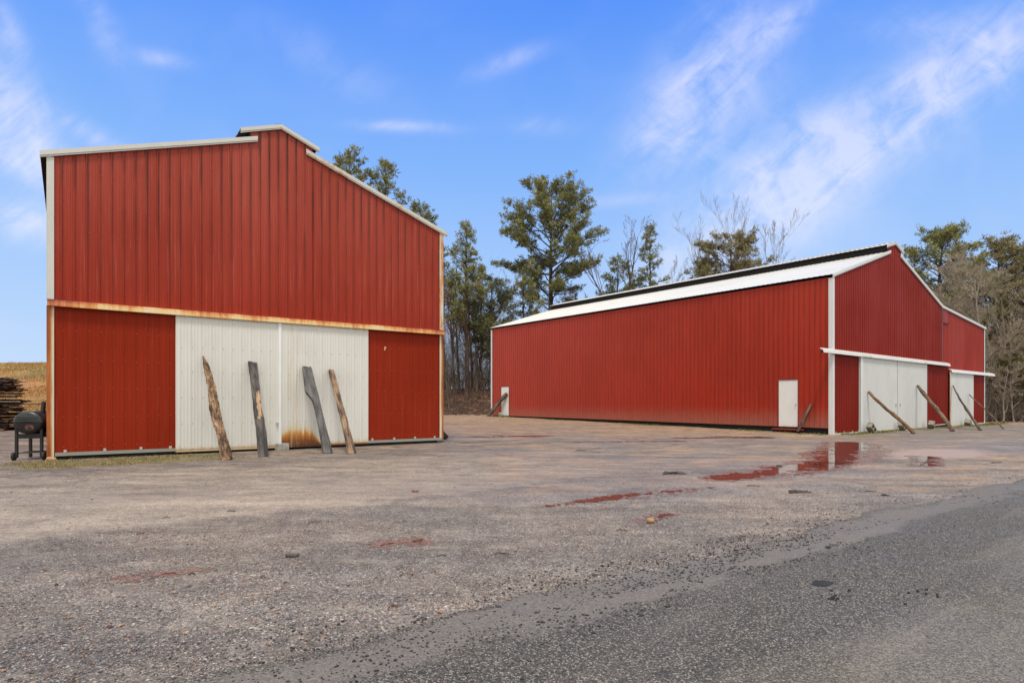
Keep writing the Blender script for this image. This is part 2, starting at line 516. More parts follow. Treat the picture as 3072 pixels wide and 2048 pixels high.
# ribbed steel sheet -------------------------------------------------------
def rib_profile(u0, u1, h=.019, hm=.004):
    """(u, w) points of a sheet whose main ribs sit on multiples of PITCH"""
    P = [(u0, 0.0)]
    k0, k1 = math.floor(u0 / PITCH) - 1, math.ceil(u1 / PITCH) + 1
    for k in range(k0, k1 + 1):
        c = k * PITCH
        for du, w in ((-.032, 0), (-.012, h), (.012, h), (.032, 0), (.062, 0), (.070, hm), (.086, hm), (.094, 0), (.134, 0), (.142, hm), (.158, hm), (.166, 0)):
            if u0 + .001 < c + du < u1 - .001:
                P.append((c + du, w))
    P.append((u1, 0.0))
    return P


def ribbed(mb, u0, u1, zb, zt, place, mi=0, extra=(), h=.019):
    """sheet from zb(u) to zt(u); place(u, z, w) gives the 3D point, w is outwards"""
    P = rib_profile(u0, u1, h)
    for e in extra:
        if u0 < e < u1:
            P.append((e, 0.0))
    P.sort()
    zbf = zb if callable(zb) else (lambda u: zb)
    ztf = zt if callable(zt) else (lambda u: zt)
    V, F = [], []
    for u, w in P:
        V += [place(u, zbf(u), w), place(u, ztf(u), w)]
    for i in range(len(P) - 1):
        F.append((2 * i, 2 * i + 2, 2 * i + 3, 2 * i + 1))
    mb.add(V, F, mi)


def screws(mb, u0, u1, rows, place, ztop=None, mi=1, every=1, r=.011):
    k0, k1 = math.ceil((u0 + .03) / PITCH), math.floor((u1 - .03) / PITCH)
    for z in rows:
        for k in range(k0, k1 + 1, every):
            u = k * PITCH + .045
            if ztop and z > ztop(u) - .05:
                continue
            zz = z + random.uniform(-.012, .012)
            V = [place(u - r, zz - r, .001), place(u + r, zz - r, .001), place(u + r, zz + r, .001), place(u - r, zz + r, .001),
                 place(u - r * .6, zz - r * .6, .009), place(u + r * .6, zz - r * .6, .009), place(u + r * .6, zz + r * .6, .009), place(u - r * .6, zz + r * .6, .009)]
            mb.add(V, [(4, 5, 6, 7), (0, 1, 5, 4), (1, 2, 6, 5), (2, 3, 7, 6), (3, 0, 4, 7)], mi)


def front_place(y):
    return lambda u, z, w: (u, y - w, z)


def rake(mb, s0, z0, s1, z1, h=.135, y=-.075, th=.035, lip=True, mi=0):
    """sloping fascia; z0, z1 are its top edge"""
    V = []
    for yy in (y, y + th):
        V += [(s0, yy, z0 - h * .74), (s1, yy, z1 - h * .74), (s1, yy, z1), (s0, yy, z0)]
    F = [(0, 1, 2, 3), (7, 6, 5, 4), (3, 2, 6, 7), (1, 0, 4, 5), (0, 3, 7, 4), (2, 1, 5, 6)]
    mb.add(V, F, mi)
    if lip:
        V = []
        for yy in (y + .012, y + th + .01):
            V += [(s0, yy, z0 - h), (s1, yy, z1 - h), (s1, yy, z1 - h * .80), (s0, yy, z0 - h * .80)]
        mb.add(V, F, mi)
        mb_v = [(s0, y + .020, z0 - h * .82), (s1, y + .020, z1 - h * .82), (s1, y + .020, z1 - h * .72), (s0, y + .020, z0 - h * .72)]
        mb.add(mb_v, [(0, 1, 2, 3)], mi)


def roof_sheet(name, s0, z0, s1, z1, y0, y1, mats, parent, under=True):
    """sheet with ribs down the slope, from (s0,z0) at the eave to (s1,z1)"""
    mb = MB()
    L = math.hypot(s1 - s0, z1 - z0)
    nx, nz = -(z1 - z0) / L, (s1 - s0) / L
    if nz < 0:
        nx, nz = -nx, -nz
    P = rib_profile(y0, y1)
    V, F = [], []
    for u, w in P:
        V += [(s0 + nx * w, u, z0 + nz * w), (s1 + nx * w, u, z1 + nz * w)]
    flip = s1 < s0
    for i in range(len(P) - 1):
        q = (2 * i, 2 * i + 1, 2 * i + 3, 2 * i + 2)
        F.append(q if flip else q[::-1])
    mb.add(V, F, 0)
    if under:
        d = .02
        mb.add([(s0 - nx * d, y0, z0 - nz * d), (s1 - nx * d, y0, z1 - nz * d), (s1 - nx * d, y1, z1 - nz * d), (s0 - nx * d, y1, z0 - nz * d)],
               [(0, 1, 2, 3)], 1)
    return mb.build(name, mats, parent)


# ================================================================== NEAR BARN
barnA = empty('barn', (BARN_A[0], BARN_A[1], 0), BARN_A[2])
tag(barnA, 'tall red metal barn with rusty door track and white sliding doors, beside the grill', 'barn', 'red metal barns')
ZA0 = 0.11
EA_L, EA_R = 6.66, 6.545            # fascia top at the eave tips
SL_A, SR_A = .3255, .352
tipL, tipR = -.142, WA + .15


def a_left(s):
    return EA_L + SL_A * (s - tipL)


def a_right(s):
    return EA_R + SR_A * (tipR - s)


CA0, CAP, CA1 = 3.885, 4.878, 5.885   # cupola eave, ridge, eave
ZCAP, ZCA0, ZCA1 = 8.565, 8.215, 8.195


def a_cup(s):
    return ZCAP + (ZCA0 - ZCAP) * (CAP - s) / (CAP - CA0) if s < CAP else ZCAP + (ZCA1 - ZCAP) * (s - CAP) / (CA1 - CAP)


CWA0, CWA1 = 4.13, 5.71


def a_top(s):
    if s < CWA0:
        return a_left(s) - .07
    if s > CWA1:
        return a_right(s) - .07
    return a_cup(s) - .06


mb = MB()
ribbed(mb, .06, CWA0, 3.45, a_top, front_place(0))
ribbed(mb, CWA0, CWA1, 3.45, a_top, front_place(0), extra=(CAP,))
ribbed(mb, CWA1, WA - .06, 3.45, a_top, front_place(0))
screws(mb, .1, WA - .1, (3.75, 4.4, 5.05, 5.7, 6.35, 7.0, 7.6), front_place(0), a_top)
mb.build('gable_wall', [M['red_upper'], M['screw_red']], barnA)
# lower fixed walls either side of the doors
for s0, s1 in ((.1, 2.45), (7.28, WA - .1)):
    mb = MB()
    ribbed(mb, s0, s1, ZA0 + .07, 3.44, front_place(.004), h=.009)
    screws(mb, s0, s1, (.30, .95, 1.58, 2.2, 2.85), front_place(.004), mi=1, r=.012)
    if s0 > 5:   # small paint chip
        V = [(7.80, -.004, 2.80), (7.83, -.004, 2.77), (7.845, -.004, 2.83), (7.87, -.004, 2.87), (7.84, -.004, 2.90), (7.81, -.004, 2.89)]
        mb.add(V, [tuple(range(6))], 2)
    mb.build('front_wall', [M['red_lower'], M['screw_red'], M['trim_rusty']], barnA)
    mb = MB()
    mb.box(s0 if s0 > 5 else .12, s1 if s0 < 5 else WA - .03, -.055, -.012, ZA0 - .005, ZA0 + .068)
    o = mb.build('bottom_rail', M['trim_rail'], barnA)
    for s in ((.30, 1.02, 1.72, 2.32) if s0 < 5 else (7.42, 8.1, 8.78, 9.45)):
        mb = MB()
        mb.box(s - .028, s + .028, -.05, -.014, ZA0 + .069, ZA0 + .125)
        mb.box(s - .012, s + .012, -.062, -.051, ZA0 + .06, ZA0 + .10)
        mb.build('rail_clip', M['galv'], o)
# sliding doors
for s0, s1, mname in ((2.43, 4.845, 'white_door'), (4.85, 7.293, 'white_door_rust')):
    mb = MB()
    ribbed(mb, s0 + .001, s1 - .001, ZA0 + .03, 3.36, front_place(-.058), h=.0065)
    screws(mb, s0, s1, (.165, .76, 1.38, 2.0, 2.6), front_place(-.058), mi=1, r=.0095)
    mb.box(s0, s1, -.052, -.02, ZA0 - .03, ZA0 + .028, 0)
    mb.box(s0, s0 + .03, -.057, -.02, ZA0 + .03, 3.36, 0)
    mb.box(s1 - .03, s1, -.057, -.02, ZA0 + .03, 3.36, 0)
    d = mb.build('sliding_door', [M[mname], M['screw']], barnA)
    if s0 > 4:
        d['label'] = 'white sliding door leaf rusted through along its bottom edge'
        mb = MB()
        mb.box(4.80, 4.875, -.088, -.072, ZA0 + .0, 3.355)
        mb.build('door_astragal', M['astragal'], d)
        mb = MB()
        mb.box(4.74, 4.80, -.1, -.078, .70, .75); mb.box(4.752, 4.772, -.12, -.1, .66, .75)
        mb.build('door_latch', M['galv'], d)
# track cover
mb = MB()
prof = [(-.005, 3.50), (-.125, 3.475), (-.135, 3.355), (-.120, 3.345), (-.110, 3.365), (-.105, 3.45), (-.005, 3.47)]
mb.prism(prof, lambda p: (-.012, p[0], p[1]), lambda p: (WA + .03, p[0], p[1]))
mb.build('door_track', M['track'], barnA)
# corner trims: upper pale, lower rusty
for s0, s1, z0, z1, mn in ((-.012, .105, 3.505, a_left(0) - .12, 'trim'), (WA - .105, WA + .012, 3.505, a_right(WA) - .10, 'trim_rusty'),
                           (-.012, .105, ZA0 - .03, 3.36, 'trim_orange'), (WA - .105, WA + .012, ZA0 - .01, 3.36, 'trim_orange_r')):
    mb = MB()
    mb.box(s0, s1, -.034, -.022, z0, z1)
    if s0 < 1:
        mb.box(-.026, -.0125, -.034, .10, z0, z1)
    else:
        mb.box(WA + .0125, WA + .026, -.034, .10, z0, z1)
    mb.build('corner_trim', M[mn], barnA)
# side and back walls
for s, sg in ((0, -1), (WA, 1)):
    mb = MB()
    ztop = (EA_L if sg < 0 else EA_R) - .1
    ribbed(mb, .1, LA, .12, ztop, (lambda s, sg: lambda u, z, w: (s + sg * w, u, z))(s, sg))
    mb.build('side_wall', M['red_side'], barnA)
mb = MB()
ribbed(mb, .0, WA, .15, lambda s: min(a_left(s), a_right(s)) - .1, lambda u, z, w: (u, LA + w, z), extra=(WA / 2,))
mb.build('back_wall', M['red_side'], barnA)
# roof
roof_sheet('roof', tipL, EA_L - .02, CWA0, a_left(CWA0) - .02, -.04, LA + .1, [M['roof'], M['dark']], barnA)
roof_sheet('roof', tipR, EA_R - .02, CWA1, a_right(CWA1) - .02, -.04, LA + .1, [M['roof'], M['dark']], barnA)
mb = MB()
rake(mb, tipL, EA_L, 4.291, a_left(4.291)); mb.build('rake_trim', M['trim'], barnA)
mb = MB()
rake(mb, 5.53, a_right(5.53), tipR, EA_R); mb.build('rake_trim', M['trim_some'], barnA)
# ridge vent
vent = empty('ridge_vent', (0, 0, 0)); vent.parent = barnA
mb = MB()
rake(mb, CA0, ZCA0, CAP, ZCAP, .125, -.08)
rake(mb, CAP, ZCAP, CA1, ZCA1, .125, -.08)
mb.build('vent_trim', M['trim'], vent)
mb = MB()
mb.box(CWA0, CWA0 + .02, .03, LA, a_left(CWA0) - .05, ZCA0 - .02)
mb.box(CWA1 - .02, CWA1, .03, LA, a_right(CWA1) - .05, ZCA1 - .02)
mb.build('vent_opening', M['dark'], vent)
roof_sheet('vent_roof', CA0, ZCA0 - .015, CAP, ZCAP - .015, -.045, LA, [M['roof'], M['dark']], vent)
roof_sheet('vent_roof', CA1, ZCA1 - .015, CAP, ZCAP - .015, -.045, LA, [M['roof'], M['dark']], vent)
mb = MB()
mb.add([(CAP - .16, -.05, ZCAP - .04), (CAP, -.05, ZCAP + .018), (CAP + .16, -.05, ZCAP - .04), (CAP - .16, LA, ZCAP - .04), (CAP, LA, ZCAP + .018), (CAP + .16, LA, ZCAP - .04)],
       [(0, 1, 4, 3), (1, 2, 5, 4)])
mb.build('ridge_cap', M['steel_black'], vent)
# black sheets stand in for the dark interior, so nothing shows through gaps
mb = MB()
mb.box(.15, WA - .15, .05, .06, 0.0, 3.4)
mb.box(.15, WA - .15, .06, .10, -.05, ZA0 + .05)
mb.build('dark_backing', M['dark'], barnA)

# ================================================================== LONG BARN
barnB = empty('barn', (BARN_B[0], BARN_B[1], 0), BARN_B[2])
tag(barnB, 'long red metal barn with white roof, ridge vent and lean-to, two small white side doors', 'barn', 'red metal barns')
EB, SB = 6.585, .312
PKB = WB / 2


def b_main(s):
    return EB + SB * (s + .05) if s < PKB else EB + SB * (WB + .02 - s)


CB0, CBP, CB1 = 5.62, 6.63, 7.66
ZB0, ZBP, ZB1 = 8.695, 8.99, 8.66
CWB0, CWB1 = 5.78, 7.50


def b_cup(s):
    return ZBP + (ZB0 - ZBP) * (CBP - s) / (CBP - CB0) if s < CBP else ZBP + (ZB1 - ZBP) * (s - CBP) / (CB1 - CBP)


def b_top(s):
    return b_cup(s) - .06 if CWB0 < s < CWB1 else b_main(s) - .07


LE0, LE1 = 6.585, 5.995                # lean-to fascia top at the barn wall and at its eave
LTIP = WB + WLEAN + .16


def b_lean(s):
    return LE0 + (LE1 - LE0) * (s - WB) / (LTIP - WB)


mb = MB()
ribbed(mb, .12, CWB0, 3.38, b_top, front_place(0))
ribbed(mb, CWB0, CWB1, 3.38, b_top, front_place(0), extra=(CBP,))
ribbed(mb, CWB1, WB, 3.38, b_top, front_place(0))
screws(mb, .2, WB - .1, (3.8, 4.9, 6.0, 7.1), front_place(0), b_top)
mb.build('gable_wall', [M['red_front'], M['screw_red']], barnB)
mb = MB()
ribbed(mb, WB + .03, WB + WLEAN - .06, 3.0, lambda s: b_lean(s) - .07, front_place(.02))
mb.box(13.55, 14.32, -.006, .0, 5.62, 6.40, 0)
mb.build('lean_to_wall', M['red_lean'], barnB)
mb = MB()   # stained joint and bracket
mb.box(WB - .10, WB + .05, -.028, -.022, 3.5, 6.5, 0)
mb.build('joint_flashing', plain('stained_flashing', (.10, .028, .022), .5, .5, 5), barnB)
mb = MB()
mb.tube([(13.62, -.03, 5.66), (14.3, -.03, 5.64)], .018, 6); mb.box(14.28, 14.33, -.07, -.01, 5.62, 5.70)
mb.build('pipe_bracket', M['steel_rust'], barnB)
# lower front
for s0, s1 in ((.14, 2.53), (10.84, 14.45), (18.78, WB + WLEAN - .1)):
    mb = MB()
    lean = s0 > 15
    ribbed(mb, s0, s1, -.02 if s0 < 5 else .0, 3.37 if not lean else 3.1, front_place(.006), h=.014)
    mb.build('front_wall', [M['red_front_low']], barnB)
    if s0 < 5 or lean:
        mb = MB()
        mb.box(s0 - .02, s1, -.06, -.012, -.085 if not lean else -.13, -.024 if not lean else -.02)
        r_ = mb.build('bottom_rail', M['trim'], barnB)
        if s0 < 5:
            for s in (.25, 1.05, 1.85, 2.45):
                mb = MB(); mb.box(s - .03, s + .03, -.05, -.02, -.02, .045); mb.build('rail_clip', M['galv'], r_)
mb = MB(); mb.tube([(11.2, -.12, .03), (13.6, -.12, .05)], .035, 8); mb.build('loose_rail', M['galv'], barnB)
for i, (s0, s1, zt) in enumerate(((2.53, 6.836, 3.34), (6.84, 10.845, 3.34), (14.55, 18.785, 3.02))):
    mb = MB()
    zb = -.05 if i < 2 else -.09
    ribbed(mb, s0 + .001, s1 - .001, zb, zt, front_place(-.07), h=.014)
    mb.box(s0, s0 + .05, -.075, -.02, zb, zt); mb.box(s1 - .05, s1, -.075, -.02, zb, zt)
    mb.box(s0, s1, -.068, -.02, zb - .025, zb - .001)
    d = mb.build('sliding_door', [M['white_door_b']], barnB)
    if i == 0:
        mb = MB(); mb.box(s0 + .02, s0 + .28, -.100, -.090, zb, zt - .01); mb.build('door_jamb', M['trim_b'], d)
    if i == 1:
        mb = MB(); mb.box(6.81, 6.87, -.100, -.088, zb, zt); mb.build('door_astragal', M['trim_b'], d)
        for hs in (6.58, 7.10):
            mb = MB(); mb.box(hs - .04, hs + .04, -.115, -.09, 1.10, 1.20); mb.build('door_latch', M['galv'], d)
    if i == 2:
        mb = MB(); mb.box(s0 - .12, s0 + .10, -.095, -.086, zb, zt - .01); mb.build('door_jamb', M['trim_rusty'], d)
# track covers
for s0, s1, zt, mn in ((-1.109, 14.25, 3.47, 'trim_b_track'), (14.52, 22.98, 3.14, 'trim_b')):
    mb = MB()
    prof = [(-.005, zt), (-.14, zt - .06), (-.17, zt - .20), (-.15, zt - .21), (-.12, zt - .10), (-.005, zt - .04)]
    mb.prism(prof, lambda p: (s0, p[0], p[1]), lambda p: (s1, p[0], p[1]))
    o = mb.build('door_track', M[mn], barnB)
    mb = MB()
    mb.box(s0 + .06, s1 - .06, -.118, -.03, zt - .20, zt - .11)
    mb.build('track_rail', M['dark'], o)
# corner trims
mb = MB()
mb.box(-.016, .135, -.036, -.024, -.09, b_main(0) - .12); mb.box(-.030, -.0165, -.036, .14, -.09, 6.42)
mb.build('corner_trim', M['trim_b'], barnB)
mb = MB()
mb.box(WB + WLEAN - .11, WB + WLEAN + .012, -.03, -.018, -.1, b_lean(WB + WLEAN) - .1); mb.box(WB + WLEAN + .0125, WB + WLEAN + .025, -.03, .12, -.1, 5.9)
mb.build('corner_trim', M['trim_b'], barnB)
mb = MB()
mb.box(-.034, -.022, LB - .13, LB + .012, .24, 6.42); mb.box(-.034, .1, LB + .0125, LB + .025, .24, 6.42)
mb.build('corner_trim', M['trim_b'], barnB)


# side wall, with the two door openings left out
def side_bot(t):
    return .185 + .155 * t / LB


side_place = lambda u, z, w: (-w, u, z)
DOORS = ((1.40, 2.32, .19, 2.27), (21.5, 22.42, .315, 2.37))
mb = MB()
segs = [(.14, DOORS[0][0]), (DOORS[0][1], DOORS[1][0]), (DOORS[1][1], LB - .13)]
for a, b_ in segs:
    ribbed(mb, a, b_, side_bot, 6.46, side_place)
for a, b_, z0, z1 in DOORS:
    ribbed(mb, a, b_, z1, 6.46, side_place)
mb.build('side_wall', [M['red_side'], M['screw_red']], barnB)
mb = MB()   # black strip painted as the shade behind the open foot of the wall
mb.box(.10, .16, .2, LB - .1, -.3, .6)
mb.build('dark_backing', M['dark'], barnB)
for i, (a, b_, z0, z1) in enumerate(DOORS):
    mb = MB()
    mb.box(-.010, .03, a + .035, b_ - .035, z0 + .01, z1 - .035)
    d = mb.build('side_door', M['white_side_door'], barnB)
    mb = MB()
    mb.box(-.026, .03, a - .02, a + .034, z0, z1); mb.box(-.026, .03, b_ - .034, b_ + .02, z0, z1); mb.box(-.028, .03, a - .02, b_ + .02, z1 - .034, z1 + .02)
    mb.build('door_frame', M['dark_red'], d)
    mb = MB()
    hy_ = a + .11
    mb.tube([(-.010, hy_, z0 + .98), (-.045, hy_, z0 + .98)], .014, 8); mb.tube([(-.045, hy_, z0 + .98), (-.055, hy_, z0 + .98), (-.08, hy_, z0 + .98)], [.02, .032, .024], 10)
    mb.build('door_knob', M['screw'], d)
mb = MB()
mb.box(-.20, .02, 1.17, 2.52, .06, .125)
mb.build('door_step', M['dark_red'], barnB)
# hidden walls
mb = MB()
ribbed(mb, .0, WB, .3, lambda s: b_main(s) - .1, lambda u, z, w: (u, LB + w, z), extra=(PKB,))
ribbed(mb, WB, WB + WLEAN, .2, lambda s: b_lean(s) - .1, lambda u, z, w: (u, LB + w, z))
mb.build('back_wall', M['red_front'], barnB)
mb = MB()
ribbed(mb, .1, LB, .0, 5.9, lambda u, z, w: (WB + WLEAN + w, u, z))
mb.build('side_wall', M['red_side'], barnB)
# roofs
roof_sheet('roof', -.10, EB - .02 - .016, CWB0 + .1, b_main(CWB0 + .1) - .02, -.045, LB + .12, [M['roof'], M['dark']], barnB)
roof_sheet('roof', WB + .02, EB - .02, CWB1 - .1, b_main(CWB1 - .1) - .02, -.045, LB + .12, [M['roof'], M['dark']], barnB)
roof_sheet('lean_to_roof', LTIP, LE1 - .015, WB + .0, LE0 - .03, -.045, LB + .1, [M['roof'], M['dark']], barnB)
mb = MB(); rake(mb, -.05, EB, 6.03, b_main(6.03), .15); mb.build('rake_trim', M['trim_b'], barnB)
mb = MB(); rake(mb, 7.29, b_main(7.29), WB + .01, b_main(WB + .01), .15); mb.build('rake_trim', M['trim_b'], barnB)
mb = MB(); rake(mb, WB + .012, LE0 + .002, LTIP, LE1, .14); mb.build('rake_trim', M['trim_b'], barnB)
vent = empty('ridge_vent', (0, 0, 0)); vent.parent = barnB
mb = MB()
rake(mb, CB0, ZB0, CBP, ZBP, .15, -.08); rake(mb, CBP, ZBP, CB1, ZB1, .15, -.08)
mb.build('vent_trim', M['trim'], vent)
mb = MB()
mb.box(CWB0, CWB0 + .02, .03, LB, b_main(CWB0) - .08, ZB0 + .01)
mb.box(CWB1 - .02, CWB1, .03, LB, b_main(CWB1) - .08, ZB1 + .01)
mb.build('vent_opening', M['dark'], vent)
roof_sheet('vent_roof', CB0, ZB0 - .015, CBP, ZBP - .015, -.045, LB, [M['roof'], M['dark']], vent)
roof_sheet('vent_roof', CB1, ZB1 - .015, CBP, ZBP - .015, -.045, LB, [M['roof'], M['dark']], vent)
mb = MB()
mb.add([(CBP - .16, -.05, ZBP - .035), (CBP, -.05, ZBP + .018), (CBP + .16, -.05, ZBP - .035), (CBP - .16, LB, ZBP - .035), (CBP, LB, ZBP + .018), (CBP + .16, LB, ZBP - .035)],
       [(0, 1, 4, 3), (1, 2, 5, 4)])
mb.build('ridge_cap', M['trim_b'], vent)

# ================================================================== GROUND
def axis(lo, hi, a, b, fine, coarse_n):
    mid = np.arange(a, b + 1e-6, fine)
    left = a - (np.geomspace(1, 1 + (a - lo), coarse_n) - 1)[1:][::-1]
    right = b + (np.geomspace(1, 1 + (hi - b), coarse_n) - 1)[1:]
    return np.concatenate([left, mid, right])


gx = axis(-620, 620, -14, 34, .3, 60)
gy = axis(-160, 900, 0, 48, .3, 60)
GX, GY = np.meshgrid(gx, gy)
GZ = ground_z(GX, GY)
nx_, ny_ = len(gx), len(gy)
gv = np.stack([GX.ravel(), GY.ravel(), GZ.ravel()], 1)
idx = np.arange(nx_ * ny_).reshape(ny_, nx_)
gf = np.stack([idx[:-1, :-1], idx[:-1, 1:], idx[1:, 1:], idx[1:, :-1]], -1).reshape(-1, 4)
X, Y = gv[:, 0], gv[:, 1]


def loc_np(B, x, y):
    c, q = math.cos(B[2]), math.sin(B[2])
    return (x - B[0]) * c + (y - B[1]) * q, -(x - B[0]) * q + (y - B[1]) * c


sA, tA = loc_np(BARN_A, X, Y)
sB, tB = loc_np(BARN_B, X, Y)
# clay: the yard between the barns and beyond
nz1 = fbm(X / 4, Y / 4, 3)
clay = smooth(13, 30, Y + 8 * (nz1 - .5)) * smooth(-8, -2, X) * (1 - smooth(9, 16, X - .1 * Y)) * (.35 + .9 * nz1)
clay = np.maximum(clay, .46 * smooth(6, 11, Y) * (1 - smooth(24, 28, Y)) * smooth(-3, 0, X) * (1 - smooth(8, 13, X - .2 * Y)))
clay = np.maximum(clay, 1.1 * smooth(25, 38, Y + 6 * (nz1 - .5)) * (1 - smooth(9, 18, X)) * smooth(-14, -6, X))
clay = np.maximum(clay, .6 * smooth(0, 1.2, 1.2 - np.abs(tA + 1.2)) * smooth(2.5, 5, sA) * (1 - smooth(11, 14, sA)))
clay = np.maximum(clay, 1.0 * smooth(36, 40, Y) * smooth(24, 30, X) * (1 - smooth(50, 60, Y)))
field = smooth(28, 34, Y + 4 * (nz1 - .5)) * smooth(-15, -19, X)
field = np.maximum(field, smooth(150, 240, np.hypot(X, Y)))
line = 46.5 + 0.62 * np.clip(X, -8, 60) * (X > 0)
leaf = smooth(-1.2, 1.5, Y - line + 2 * (nz1 - .5)) * smooth(-32, -18, X)
leaf = np.maximum(leaf, smooth(40, 44, Y - .2 * (X - 30) + 3 * (nz1 - .5)) * smooth(22, 30, X))
leaf = leaf * (1 - smooth(150, 240, np.hypot(X, Y)))
grass = smooth(0, .5, 1.25 - np.abs(tA + 1.15)) * smooth(-1.6, .0, sA) * (1 - smooth(2.8, 4.4, sA))
grass = np.maximum(grass, .75 * smooth(0, .5, .6 - np.abs(tB + .55)) * smooth(-.5, .5, sB))
grass = np.maximum(grass, .5 * smooth(0, .6, .8 - np.abs(sB + .4)) * smooth(-.5, 1.5, tB) * (1 - smooth(23, 25, tB)))
# band of fine tan grit in front of the near barn
dline = (Y - 3.885) * math.cos(.64) - X * math.sin(.64)      # distance beyond the road edge
tan = smooth(0, 1.6, 1.9 - np.abs(dline - 5.4 - .6 * (nz1 - .5))) * (1 - smooth(-1, 4.5, X)) * smooth(-11, -7, X)
tan = np.maximum(tan, .55 * smooth(3, 6, dline) * (1 - smooth(9, 11, dline)) * (1 - smooth(0, 6, X)))
silt = np.exp(-(((X - 10.9) * .75 + (Y - 15.6) * .66) / 2.6) ** 2 - ((-(X - 10.9) * .66 + (Y - 15.6) * .75) / 1.1) ** 2)
wet = smooth(.42, .62, fbm(X / 5 + 3, Y / 3.2, 21, 4)) * smooth(.6, 2.0, dline) * (1 - smooth(26, 34, Y)) * smooth(-10, 0, X + .4 * Y)
wet = np.clip(np.maximum(wet, 1.3 * silt), 0, 1)
A1 = np.stack([np.clip(clay, 0, 1), np.clip(field, 0, 1), np.clip(leaf, 0, 1)], 1)
A2 = np.stack([np.clip(grass, 0, 1), np.clip(tan, 0, 1), np.clip(wet, 0, 1)], 1)
A3 = np.stack([np.clip(silt, 0, 1), np.clip((dline + 2) / 22, 0, 1), np.zeros_like(X)], 1)

m, n, b = mat('gravel_yard', rough=.75)
P = n.coord('Object')
a1 = n.sepc(n.attr('mask_a')); a2 = n.sepc(n.attr('mask_b')); a3 = n.sepc(n.attr('mask_c'))
big = n.noise(P, .45, 5, .6)
mid = n.noise(P, 2.3, 5, .65)
grit = n.noise(P, 26, 6, .75)
jit = n.noise(P, 13, 3, .6)
# two sizes of crushed stone
c1 = n.voro(P, 105, 'F1', 'Color'); d1 = n.voro(P, 105, 'F1', 'Distance')
c2 = n.voro(P, 58, 'F1', 'Color'); d2 = n.voro(P, 58, 'F1', 'Distance')
s1 = n.sepc(c1); s2 = n.sepc(c2)
stone_stops = [(0.0, (.080, .070, .064)), (.25, (.17, .153, .142)), (.5, (.245, .222, .207)), (.75, (.315, .288, .268)), (.93, (.40, .37, .345)), (1.0, (.56, .53, .50))]
g1 = n.ramp(s1[0], stone_stops)
g2 = n.ramp(s2[0], stone_stops)
g1 = n.mix(n.rng(s1[1], .90, .95, 0, .6), g1, (.34, .19, .10))
g2 = n.mix(n.rng(s2[1], .94, .97, 0, .6), g2, (.38, .20, .09))
sel = n.rng(n.math('ADD', s2[2], n.math('MULTIPLY', n.math('SUBTRACT', mid, .5), 1.2)), .45, .7)
grav = n.mix(sel, g1, g2)
gap = n.rng(n.mix(sel, d1, d2), .36, .68, 0, .72)
grav = n.mix(gap, grav, (.040, .034, .031))
tone = n.mix(n.rng(big, .35, .65), (.98, .98, 1.0), (1.36, 1.25, 1.15))
grav = n.mix(1.0, grav, tone, 'MULTIPLY')
# patchiness one can see from further off
trk = n.noise(n.map(P, (.10, 1.5, 1), rot=(0, 0, -.62)), 1.0, 5, .6, .4)
pat = n.noise(n.map(P, (1.1, 1.9, 1), rot=(0, 0, -.64)), 1.0, 8, .72)
spk = n.noise(P, 9, 9, .85)
shade_ = n.mix(n.rng(n.math('ADD', n.math('ADD', n.math('MULTIPLY', pat, .34), n.math('MULTIPLY', trk, .24)), n.math('MULTIPLY', spk, .42)), .38, .62), (.62, .61, .61), (1.40, 1.37, 1.30))
# fines between the stones
fines = n.mix(n.rng(grit, .3, .7), (.20, .168, .142), (.43, .375, .325))
fa = n.math('ADD', n.math('MULTIPLY', a2[1], .95), n.math('MULTIPLY', n.math('SUBTRACT', mid, .45), 1.1))
tanc = n.mix(n.rng(grit, .3, .7), (.20, .158, .122), (.42, .345, .275))
farf = n.rng(a3[1], .25, .55, 0, .5)
col = n.mix(n.rng(mid, .45, .65, .05, .5), grav, fines)
col = n.mix(farf, col, n.mix(.5, fines, grav))
col = n.mix(n.rng(fa, .25, .75, 0, .8), col, n.mix(n.rng(s1[0], .82, .88), tanc, g1))
# clay stain
cs = n.noise(n.map(P, (.55, .9, 1)), 1.0, 6, .68, .5)
ca = n.math('ADD', a1[0], n.math('MULTIPLY', n.math('SUBTRACT', cs, .5), 2.0))
clayc = n.mix(n.rng(grit, .28, .72), (.24, .145, .088), (.51, .355, .235))
clayc = n.mix(n.rng(mid, .4, .7, 0, .5), clayc, (.40, .305, .235))
col = n.mix(n.rng(ca, .30, .80, 0, .9), col, clayc)
col = n.mix(1.0, col, shade_, 'MULTIPLY')
# dark wet ruts
rut = n.noise(n.map(P, (.35, 1.5, 1), rot=(0, 0, -.35)), 1.0, 6, .7, 1.2)
ra = n.math('MULTIPLY', n.rng(n.math('ABSOLUTE', n.math('SUBTRACT', rut, .5)), 0, .05, 1, 0), n.rng(n.math('ADD', a3[1], n.math('MULTIPLY', a1[0], .25)), .28, .62))
col = n.mix(n.math('MULTIPLY', ra, n.rng(mid, .42, .6, 0, .8)), col, (.045, .03, .026))
# reddish stain round the puddles, pale silt
silt_c = n.mix(n.rng(grit, .3, .7), (.36, .25, .20), (.50, .38, .32))
col = n.mix(n.rng(n.math('ADD', a3[0], n.math('MULTIPLY', n.math('SUBTRACT', mid, .5), .6)), .3, .7, 0, .8), col, silt_c)
# grass and moss
gn = n.noise(P, 9, 5, .7)
ga = n.math('ADD', a2[0], n.math('MULTIPLY', n.math('SUBTRACT', gn, .5), 1.5))
gcol = n.mix(n.rng(grit, .3, .7), (.10, .085, .035), (.28, .24, .10))
col = n.mix(n.rng(ga, .4, .95, 0, .85), col, gcol)
